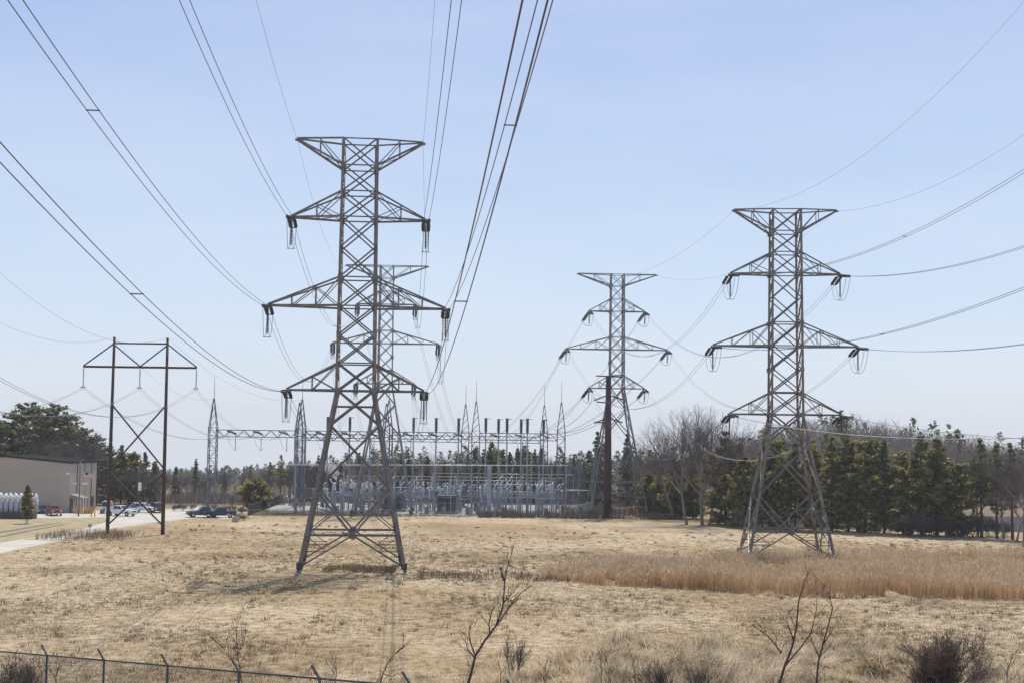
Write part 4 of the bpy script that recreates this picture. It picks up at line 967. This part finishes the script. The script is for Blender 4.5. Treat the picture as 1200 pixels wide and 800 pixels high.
# left side
for k, (px, top) in enumerate(((-8, 490), (10, 479), (29, 470), (46, 478), (60, 472), (77, 481), (95, 500), (112, 508))):
    veg('tall', px, top, Y=300+(k % 3)*6, label=f'{ORD[k]} from the left of the tall dark pines behind the tan warehouse', group='tall pines behind the warehouse', wide=1.12)
for k, (px, top) in enumerate(((72, 500), (86, 505), (98, 502), (106, 512))):
    veg('bare', px, top, Y=292, label=f'{ORD[k]} from the left of the bare trees just behind the warehouse roof', group='bare trees behind the warehouse')
for k, (px, top) in enumerate(((127, 520), (141, 522), (154, 528), (168, 530), (180, 538))):
    veg('pine', px, top, Y=296+k*3, label=f'{ORD[k]} from the left of the pines behind the brown pole frame', group='pines behind the pole frame')
for px in range(186, 340, 8): veg('bare', px+random.uniform(-3, 3), random.uniform(546, 562), Y=random.uniform(306, 335), label='low bare grey tree in the scrub left of the substation', group='bare trees left of the substation')
for px in range(112, 190, 10): veg('bare', px+random.uniform(-3, 3), random.uniform(540, 556), Y=random.uniform(290, 300), label='bare grey tree behind the parked cars', group='bare trees behind the parked cars')
for k, (px, top) in enumerate(((205, 545), (228, 537), (243, 556), (262, 552), (292, 546), (316, 541), (328, 533), (338, 540))):
    veg('spruce' if k < 4 else 'sparse', px, top, Y=330+k*2, label=f'{ORD[k]} from the left of the evergreens left of the substation', group='evergreens left of the substation', wide=1.2)
veg('bush', 299, 562, base=597, label='round dark evergreen bush at the road end, left of the substation', wide=.98)
t_ = veg('young', 32, 568, base=613, label='small lone green tree on the verge before the warehouse', wide=.62)
for ch in t_.children: 
    if ch.name.startswith('crown'): ch.location.z = 1.6; ch.scale = (1, 1, .83)
for k, (px, top, bs) in enumerate(((280, 600, 609), (286, 601, 609), (205, 590, 598), (215, 588, 598), (226, 589, 597), (240, 588, 596), (250, 590, 597), (262, 591, 597), (272, 590, 600), (284, 592, 601))):
    veg('shrub', px, top, base=bs, label='brown bare shrub beside the road end near the dark trucks' if k < 2 else 'brown bare shrub along the far road edge', group='shrubs along the far road edge' if k > 1 else 'shrubs by the dark trucks', wide=1.3)
# golden bush by the flag
def clump(name, label, cat, loc, n, rad, hgt, m_, w_=.02, lean=.35, group=None):
    a = RNG.uniform(0, 6.283, n); rr = rad*np.sqrt(RNG.uniform(0, 1, n)); P = np.stack([rr*np.cos(a), rr*np.sin(a), np.zeros(n)], 1)
    D = np.stack([np.cos(a)*lean*rr/rad*hgt+RNG.normal(0, .12*hgt, n), np.sin(a)*lean*rr/rad*hgt+RNG.normal(0, .12*hgt, n), hgt*RNG.uniform(.55, 1.05, n)], 1)
    b_ = RNG.uniform(0, 6.283, n); Wd = np.stack([np.cos(b_), np.sin(b_), 0*b_], 1)*w_
    v, f = blades(P, D, Wd); o = np_mesh(name, v, f, m_, None, None, np.repeat(RNG.uniform(0, 1, n), 3)); o.location = loc
    return tag(o, label, cat, group)
p = gp(98, 601); clump('golden_bush', 'golden dry grass bush below the flag by the warehouse', 'bush', (p[0], p[1], 0), 500, 1.6, 1.5, M['reed'], .05)

# woods that read as one mass
def woods(name, X, Y, H, frac_con, seed, ntw=95, ncon=90, tri=.075, tw_=.0042):
    rg = np.random.default_rng(seed); n = len(X); Z = terrain(X, Y); con = rg.random(n) < frac_con; VV = []; FF = []; MI = []; off = 0
    nb = int((~con).sum())
    if nb:
        P = np.repeat(np.stack([X, Y, Z], 1)[~con], ntw, 0); h = np.repeat(H[~con], ntw); k = len(h)
        f = rg.uniform(.15, .8, k); Q = P.copy(); Q[:, 2] += h*f; r = h*.24*np.sqrt(np.clip(1-((f-.5)/.42)**2, 0, 1))
        Q[:, :2] += rg.normal(size=(k, 2))*r[:, None]*.6
        D = np.stack([rg.normal(size=k)*h*.10, rg.normal(size=k)*h*.10, h*rg.uniform(.04, .22, k)], 1)
        a = rg.uniform(0, 6.283, k); Wd = np.stack([np.cos(a), np.sin(a), 0*a], 1)*(h*tw_)[:, None]
        v, t = blades(Q, D, Wd); VV.append(v); FF.append(t+off); off += len(v); MI.append(np.zeros(len(t)))
        T = np.stack([X, Y, Z], 1)[~con]; hh = H[~con]; a = rg.uniform(0, 6.283, nb)
        v, t = blades(T, np.stack([0*hh, 0*hh, hh*.95], 1), np.stack([np.cos(a), np.sin(a), 0*a], 1)*(hh*.009)[:, None]); VV.append(v); FF.append(t+off); off += len(v); MI.append(np.zeros(len(t)))
    if con.any():
        P = np.repeat(np.stack([X, Y, Z], 1)[con], ncon, 0); h = np.repeat(H[con]*1.04, ncon); k = len(h); f = rg.uniform(.15, 1, k)**.8; tw = np.repeat(rg.uniform(.75, 1.5, int(con.sum())), ncon)
        P[:, 2] += h*f*(1.12-.12*tw); r = h*.23*tw*np.where(f < .45, .6+f, (1.08-f)*1.68)*rg.uniform(.55, 1.2, k); a = rg.uniform(0, 6.283, k); q = np.sqrt(rg.uniform(.1, 1, k)); P[:, 0] += r*q*np.cos(a); P[:, 1] += r*q*np.sin(a)
        v, t = rand_tris(P, h*tri, .5); VV.append(v); FF.append(t+off); off += len(v); MI.append(np.ones(len(t)))
    o = np_mesh(name, np.concatenate(VV), np.concatenate(FF), [M['twig'], M['needledark']], None, np.concatenate(MI)); return tag(o, kind='stuff')
def scatter(n, x0, x1, y0, y1, seed): rg = np.random.default_rng(seed); return rg.uniform(x0, x1, n), rg.uniform(y0, y1, n), rg
X, Y, rg = scatter(1500, 40, 240, 335, 470, 1); tag(woods('hillside_wood', X, Y, (8.5+3.5*sst(50, 75, X))*rg.uniform(.85, 1.28, 1500), .10, 2), 'grey bare wood with a few pines covering the rise behind the right pines', 'wood')
X, Y, rg = scatter(520, -58, 75, 350, 430, 3); tag(woods('wood', X, Y, (8.5+3.5*sst(-60, -30, X))*rg.uniform(.7, 1.05, 520), .25, 4), 'mixed bare wood in a band behind the substation', 'wood')
X, Y, rg = scatter(260, -175, -70, 335, 420, 5); tag(woods('wood', X, Y, rg.uniform(3.5, 6.2, 260), .18, 6), 'mixed scrubby wood left of the substation', 'wood')
X, Y, rg = scatter(3800, -520, 60, 800, 1010, 7); tag(woods('ridge_wood', X, Y, rg.uniform(7.5, 11, 3800), .32, 8, 34, 40, .17, .016), 'blue grey wooded ridge on the far left skyline', 'wood')

# ------------------------------------------------------------------ grass, reeds, brush
redge = sorted([(G(a, b).y, G(a, b).x) for a, b in ((-60, 667), (0, 650), (77, 633), (127, 621), (164, 615), (193, 611), (223, 608), (240, 606.5), (285, 607))])
def in_field(x, y):
    lim = np.interp(y, [e[0] for e in redge], [e[1] for e in redge])
    ok = (y < 262) & ((y < redge[0][0]) | (x > lim)); return ok & (y < 262-.30*np.maximum(x-22, 0))
def turf(n, y0, y1, h, w_, m_, name, label, lean=1.0, per=7, rad=.10, seed=1, power=1.0, dark=None):
    rg = np.random.default_rng(seed); y = y0*(y1/y0)**(rg.uniform(0, 1, n)**power); x = rg.uniform(-1, 1, n)*(.40*y+4); k = in_field(x, y); x, y = x[k], y[k]
    k = rg.uniform(0, 1, len(x)) < .35+.9*sst(.3, .65, vnoise(x*.09, y*.055, 77)); x, y = x[k], y[k]
    if dark is not None: k = vnoise(x*.25, y*.16, 11) > dark; x, y = x[k], y[k]
    n = len(x); tr = rg.uniform(.5, 1.4, n); X = np.repeat(x, per)+rg.normal(0, rad, n*per); Y = np.repeat(y, per)+rg.normal(0, rad, n*per); Z = terrain(X, Y)-.01
    hh = h*np.repeat(tr, per)*rg.uniform(.5, 1.2, n*per); a = rg.uniform(0, 6.283, n*per); ll = rg.uniform(.1, lean, n*per)
    D = np.stack([np.cos(a)*ll*hh, np.sin(a)*ll*hh, hh], 1); b = a+1.57+rg.normal(0, .5, n*per); ww = w_*(np.repeat(y, per)/90)
    v, f = blades(np.stack([X, Y, Z], 1), D, np.stack([np.cos(b), np.sin(b), 0*b], 1)*ww[:, None])
    o = np_mesh(name, v, f, m_, None, None, np.repeat(np.repeat(rg.uniform(0, 1, n), per)*.6+rg.uniform(0, .4, n*per), 3)); return tag(o, label, 'grass', None, 'stuff')
turf(80000, 74, 215, .13, .016, M['straw'], 'dry_grass', 'short pale dry grass covering the mown field', 1.8, 7, .16, 1, .9)
turf(5200, 80, 235, .26, .022, M['tuft'], 'grass_tussocks', 'darker brown grass tussocks dotted over the field', .9, 14, .17, 2, 1.0, .40)
turf(9000, 76, 200, .20, .020, M['straw'], 'pale_grass_tufts', 'bleached pale grass tufts scattered over the field', 1.6, 10, .22, 3, .9, .45)
# reeds
fe = [(2, 141), (7, 141), (13, 137), (22, 132), (33, 131), (48, 130), (75, 126)]
def reeds(n, seed):
    rg = np.random.default_rng(seed); x = rg.uniform(3, 82, n); f0 = np.interp(x, [p_[0] for p_ in fe], [p_[1] for p_ in fe])+(vnoise(x*.22, 0*x, 26)-.5)*3.2+(vnoise(x*1.1, 0*x, 27)-.5)*1.2; back = np.interp(x, [2, 10, 20, 40, 85], [152, 172, 192, 205, 196])
    y = f0+(back-f0)*rg.uniform(0, 1, n)**1.35; d = (y-f0)/(back-f0)
    k = (vnoise(x*.14, y*.11, 21) > .22*sst(.05, .4, d)+.10); k &= (vnoise(x*.5, y*.3, 23) > .26) & (rg.random(n) < .30+.70*sst(0, .10, d)+.25*(vnoise(x*.4, 0*x, 29) > .5)) & (rg.random(n) < .2+.8*sst(2, 16, x)) & (x < .42*y+3); k &= ~((d > .18) & (vnoise(x*.055, y*.04, 25) < .27))
    x, y, d = x[k], y[k], d[k]; n = len(x)
    h = (1.0+.75*vnoise(x*.2, y*.2, 24)+.75*vnoise(x*.55, y*.25, 28)+rg.normal(0, .26, n))*(.74+.30*np.exp(-d*8))*(.35+.65*sst(3, 13, x)); Z = terrain(x, y); a = rg.uniform(0, 6.283, n); ln = np.abs(rg.normal(0, .16, n))
    P = np.stack([x, y, Z], 1); D = np.stack([np.cos(a)*ln*h+.06*h, np.sin(a)*ln*h, h], 1); b = rg.uniform(0, 6.283, n); B = np.stack([np.cos(b), np.sin(b), 0*b], 1)
    r = rg.uniform(0, 1, n); parts = [blades(P, D, B*.026)]
    q = rg.uniform(.25, .75, n); c_ = rg.uniform(0, 6.283, n); parts.append(blades(P+D*q[:, None], np.stack([np.cos(c_)*.35*h, np.sin(c_)*.35*h, .22*h], 1), B*.022))
    q = rg.uniform(.1, .6, n); c_ = rg.uniform(0, 6.283, n); parts.append(blades(P+D*q[:, None], np.stack([np.cos(c_)*.3*h, np.sin(c_)*.3*h, .30*h], 1), B*.022))
    pl = rg.random(n) < .42; pv = blades((P+D*.92)[pl], np.stack([np.cos(a)*.1, np.sin(a)*.1, .26+0*a], 1)[pl], B[pl]*.055)
    VV = []; FF = []; o = 0
    for v, f in parts: VV.append(v); FF.append(f+o); o += len(v)
    nr = sum(len(f) for f in FF); VV.append(pv[0]); FF.append(pv[1]+o); rn = np.concatenate([np.repeat(r, 3)]*3+[np.repeat(r[pl], 3)])
    ob = np_mesh('reed_bed', np.concatenate(VV), np.concatenate(FF), [M['reed'], M['plume']], None, np.concatenate([np.zeros(nr), np.ones(len(pv[1]))]), rn)
    tag(ob, 'tall tan reed bed stretching across the right half of the field', 'reeds', None, 'stuff')
reeds(105000, 31)
def brush(name, label, n, poly, h, m_, w_, seed, lean=.3, cat='brush'):
    """poly: (x0, x1, y0, y1) strip"""
    rg = np.random.default_rng(seed); x = rg.uniform(poly[0], poly[1], n); y = rg.uniform(poly[2], poly[3], n); k = vnoise(x*.4, y*.4, seed) > .28; x, y = x[k], y[k]; n = len(x)
    hh = h*rg.uniform(.45, 1.1, n)*(.6+.7*vnoise(x*.3, y*.3, seed+1)); a = rg.uniform(0, 6.283, n); ll = np.abs(rg.normal(0, lean, n)); P = np.stack([x, y, terrain(x, y)], 1)
    D = np.stack([np.cos(a)*ll*hh, np.sin(a)*ll*hh, hh], 1); b = rg.uniform(0, 6.283, n); B = np.stack([np.cos(b), np.sin(b), 0*b], 1)*w_
    v1, f1 = blades(P, D, B); c_ = rg.uniform(0, 6.283, n); v2, f2 = blades(P+D*.45, np.stack([np.cos(c_)*.3*hh, np.sin(c_)*.3*hh, .4*hh], 1), B*.7)
    o = np_mesh(name, np.concatenate([v1, v2]), np.concatenate([f1, f2+len(v1)]), m_, None, None, np.repeat(np.concatenate([rg.uniform(0, 1, n)]*2), 3)); return tag(o, label, cat, None, 'stuff')
brush('dead_brush', 'strip of grey brown stubble left of the tan reed bed', 2600, (-9.5, 6, 141, 151), .70, M['stubble'], .02, 41)
brush('dead_brush', 'patch of brown dead weeds between the legs of the nearest tower', 1700, (-19.5, -12.0, 148.5, 154), .85, M['tuft'], .02, 42)
brush('dead_brush', 'grey weeds at the foot of the reed tower', 1500, (31, 42, 180, 187), .9, M['stubble'], .02, 43)
brush('dead_brush', 'dark brush in front of the right half of the substation', 5200, (-6, 33, 262, 269), 1.7, M['stubble'], .03, 44)
brush('dead_brush', 'low brown brush around the foot of the left brown pole', 1500, (-64, -52, 192, 206), 1.1, M['tuft'], .025, 45)
brush('dead_brush', 'dark thicket below the distant lattice tower', 3200, (10, 38, 276, 292), 2.2, M['stubble'], .035, 46)
brush('dead_brush', 'low brush along the front of the substation yard', 1500, (-46, -8, 264.5, 267.5), .7, M['tuft'], .03, 47)

brush('undergrowth', 'grey brown undergrowth at the foot of the left wood', 9000, (-150, -48, 303, 322), 3.4, M['twig'], .04, 61)
brush('undergrowth', 'grey brown undergrowth at the foot of the wood behind the substation', 9000, (-48, 62, 322, 334), 3.6, M['twig'], .04, 62)
brush('undergrowth', 'dark undergrowth beneath the right hand pines', 7000, (38, 79, 236, 262), 3.0, M['twig'], .03, 63)

# ------------------------------------------------------------------ bank in the foreground
def matgrass():
    rg = np.random.default_rng(51); n = 10500; y = rg.uniform(42, 80, n); x = rg.uniform(-6, 32, n); k = (x < .42*y) & (vnoise(x*.8, y*.8, 52)*.6+vnoise(x*.3, y*.3, 54)*.4 > .27); x, y = x[k], y[k]; n = len(x); per = 26
    R_ = rg.uniform(.10, .34, n); X = np.repeat(x, per)+rg.normal(0, 1, n*per)*np.repeat(R_, per); Y = np.repeat(y, per)+rg.normal(0, 1, n*per)*np.repeat(R_, per)
    a = np.repeat(vnoise(x*.2, y*.2, 53)*10+rg.normal(0, .8, n), per)+rg.normal(0, .55, n*per); sc = np.repeat(rg.uniform(.5, 1.3, n), per)
    l_ = rg.uniform(.25, .70, n*per)*sc; up = np.abs(rg.normal(.45, .35, n*per)); D = np.stack([np.cos(a)*l_, np.sin(a)*l_, up*l_], 1); b = a+1.57; w_ = rg.uniform(.010, .024, n*per)
    v, f = blades(np.stack([X, Y, terrain(X, Y)+.03], 1), D, np.stack([np.cos(b), np.sin(b), .4+0*b], 1)*w_[:, None])
    o = np_mesh('matted_grass', v, f, M['matgrass'], None, None, np.repeat(np.repeat(rg.uniform(0, 1, n), per)*.75+rg.uniform(0, .25, n*per), 3)); tag(o, 'matted pale dead grass on the bank along the bottom edge', 'grass', None, 'stuff')
matgrass()
# chain-link fence at lower left
fp = [V((-13.08+2.21*i, 40.9-2.1*i, 0)) for i in range(-2, 8)]
for p in fp: p.z = tz(p.x, p.y)
zr = lambda p: 7.37+.0975*(40.9-p.y)
t = thing('wire_fence', 'dark chain link fence with slanted barb arms at the lower left', 'fence', fp[0]); o0 = fp[0].copy()
rail, mesh_, barb = MB(), MB(), MB()
for i, p in enumerate(fp):
    q = p-o0; tp = V((q.x, q.y, zr(p)-o0.z)); b = MB(); b.tube([q-V((0, 0, .3)), tp+V((0, 0, .04))], .034, 8); po = b.build('post', M['fencesteel'], t)
    b = MB(); b.bar(tp, tp+V((-.20, .10, .28)), .04, .04); b.build('barb_arm', M['fencesteel'], po)
    if i+1 < len(fp):
        p2 = fp[i+1]; q2 = p2-o0; t2 = V((q2.x, q2.y, zr(p2)-o0.z)); rail.tube([tp, t2], .024, 6)
        k = 44
        for j in range(k):
            f0, f1 = j/k, (j+12)/k
            if f1 > 1.0: 
                g = 1-f0; a, c_ = q.lerp(q2, f0), q.lerp(q2, 1); h_ = g*k/12
                at_, ct_ = tp.lerp(t2, f0), tp.lerp(t2, 1)
                mesh_.bar(a.lerp(at_, 0), c_.lerp(ct_, h_), .0042); mesh_.bar(at_, ct_.lerp(c_, h_), .0042)
            else:
                mesh_.bar(q.lerp(q2, f0), tp.lerp(t2, f1), .0042); mesh_.bar(tp.lerp(t2, f0), q.lerp(q2, f1), .0042)
            if j < 12:
                h_ = j/12; mesh_.bar(q.lerp(tp, 1-h_), tp.lerp(t2, 0).lerp(tp.lerp(t2, h_*12/k), 1), .0042) if j else None
rail.build('top_rail', M['fencesteel'], t); mesh_.build('wire_mesh', M['fencesteel'], t)
# saplings and bare stems
def stems(name, label, cat, Y, polys, m_, r0, group=None, side=6, seed=1):
    """polys: stems given by points across the plant's own plane, thickness tapering, with small twigs"""
    rg = random.Random(seed); P0 = at(polys[0][0][0], polys[0][0][1], Y); o0 = V((P0.x, Y, P0.z)); b = MB(); tw = []
    base = tz(P0.x, Y)
    for k, pl in enumerate(polys):
        off = 0; pts = []
        for i, (x, y) in enumerate(pl):
            p = at(x, y, Y)-o0; pts.append(V((p.x, rg.uniform(-.05, .05)+(.10*i*((k*37 % 5)-2)/2 if k else 0), p.z)))
        if k == 0: pts = [V((pts[0].x-.1, pts[0].y, base-o0.z-.1))]+pts
        f = 1 if k == 0 else .55; n = len(pts); b.tube(pts, [r0*f*(1-.82*i/(n-1)) for i in range(n)], side)
        for i in range(1, n):
            for _ in range(3):
                q = pts[i-1].lerp(pts[i], rg.random()); d = (pts[i]-pts[i-1]).normalized(); a = rg.uniform(0, 6.28)
                e = q+(d*.7+V((math.cos(a), math.sin(a), .25))*.6)*rg.uniform(.10, .45); tw.append((tuple(q), tuple(e), .009, .004))
                for _ in range(2): e2 = e+(e-q).normalized()*rg.uniform(.05, .2)+V((rg.gauss(0, .06), rg.gauss(0, .06), .05)); tw.append((tuple(q.lerp(e, .7)), tuple(e2), .006, .003))
    v, f_ = tubes_np(tw, 3); b.add(v, f_.tolist()); o = b.build(name, m_, None, o0); return tag(o, label, cat, group)
stems('leafless_sapling', 'forked leafless sapling at the bottom centre, taller than anything beside it', 'sapling', 44, [[(548, 803), (553, 785), (557, 768), (568, 750), (581, 733), (589, 712), (591, 690), (592, 672), (597, 657), (601, 643)],
    [(581, 733), (592, 718), (602, 703), (613, 692), (624, 684)], [(557, 768), (552, 755), (549, 742), (551, 733)], [(556, 770), (548, 760), (545, 750)], [(574, 745), (573, 730), (577, 715), (579, 708)], [(590, 705), (596, 700), (600, 690)], [(591, 680), (587, 668), (589, 660)]], M['twigdark'], .05, None, 7, 1)
stems('leafless_sapling', 'thick leaning bare stem, leftmost of the stems at the lower right', 'sapling', 42, [[(912, 806), (920, 780), (928, 757), (933, 735), (936, 705), (943, 680), (948, 670)], [(920, 780), (938, 758), (950, 742), (957, 715), (958, 690)], [(916, 765), (905, 750), (895, 740), (890, 728)], [(930, 750), (925, 735), (920, 722)]], M['twigdark'], .05, 'bare stems at the lower right', 6, 2)
stems('leafless_sapling', 'slim upright bare stem with curved tip beside the thick leaning stem', 'sapling', 43, [[(956, 806), (959, 775), (964, 755), (970, 735), (976, 712), (972, 700), (968, 688)], [(964, 755), (973, 742), (977, 730)], [(960, 770), (953, 752), (948, 738)]], M['twigdark'], .038, 'bare stems at the lower right', 6, 3)
stems('leafless_sapling', 'thin dark upright twig standing beside the fence at the lower left', 'sapling', 38, [[(284, 804), (281, 780), (278, 760), (277, 740), (279, 722)], [(282, 782), (270, 772), (262, 760), (257, 750)], [(279, 765), (284, 752), (287, 742)]], M['twigdark'], .02, None, 5, 4)
stems('leafless_sapling', 'arched thin bare stem right of the fence end', 'sapling', 40, [[(444, 806), (449, 788), (457, 772), (468, 760), (481, 753)], [(449, 788), (458, 792), (461, 803)]], M['twigdark'], .024, None, 5, 5)
for k, (px, top) in enumerate(((4, 770), (14, 765), (22, 774), (33, 762), (48, 770), (66, 778), (392, 765), (586, 770), (640, 778), (705, 762), (716, 768), (745, 772), (1180, 775))):
    stems('leafless_sapling', 'thin bare twig sticking up along the bottom edge of the picture', 'sapling', 42+k % 5, [[(px, 806), (px+random.uniform(-3, 4), (806+top)/2), (px+random.uniform(-6, 8), top)], [(px, 790), (px+random.uniform(-10, 10), 778)]], M['twigdark'], .018, 'thin twigs along the bottom', 5, 10+k)
def fshrub(label, px, top, Y, h, seed, mt_, wide, stems_=14, lev=4):
    p = bare_tree('bare_shrub', h, seed, mt_, mt_, .52, stems_, lev, .085, cat='shrub', minr=.007); X = at(px, 780, Y).x; z0 = tz(X, Y); zt = at(px, top, Y).z; s = (zt-z0)/h
    p.location = (X, Y, z0-.05); p.scale = (s*wide, s*wide, s); p['label'] = label; return p
fshrub('dense reddish brown leafless shrub at the lower right corner', 1106, 727, 53, 4, 91, 'twigred', 1.22, 18)
fshrub('small grey brown leafless shrub right of the forked sapling', 602, 735, 60, 3, 92, 'twig', .62, 6, 3)
fshrub('low grey twiggy shrub at the bottom edge right of centre', 778, 766, 50, 3, 93, 'twig', 1.0, 12, 3)
fshrub('low dark twiggy shrub at the bottom left of the thick leaning stem', 822, 772, 50, 3, 94, 'twig', .9, 10, 3)
fshrub('brown leafless shrub behind the fence at the far lower left', 18, 768, 46, 3, 95, 'twigred', .9, 12)

# ------------------------------------------------------------------ air
b = MB(); b.box((0, 1270, -10), (3900, 2760, 160)); hz = b.build('haze', []); tag(hz, 'thin pale haze over the whole landscape', 'haze', None, 'stuff')
mh = bpy.data.materials.new('thin_haze'); mh.use_nodes = True; th = mh.node_tree; th.nodes.clear()
ho = N(th, 'ShaderNodeOutputMaterial'); pv = N(th, 'ShaderNodeVolumePrincipled'); pv.inputs['Color'].default_value = (.84, .88, .94, 1)
pv.inputs['Density'].default_value = .00019; pv.inputs['Anisotropy'].default_value = .1; th.links.new(pv.outputs[0], ho.inputs['Volume']); hz.data.materials.append(mh)
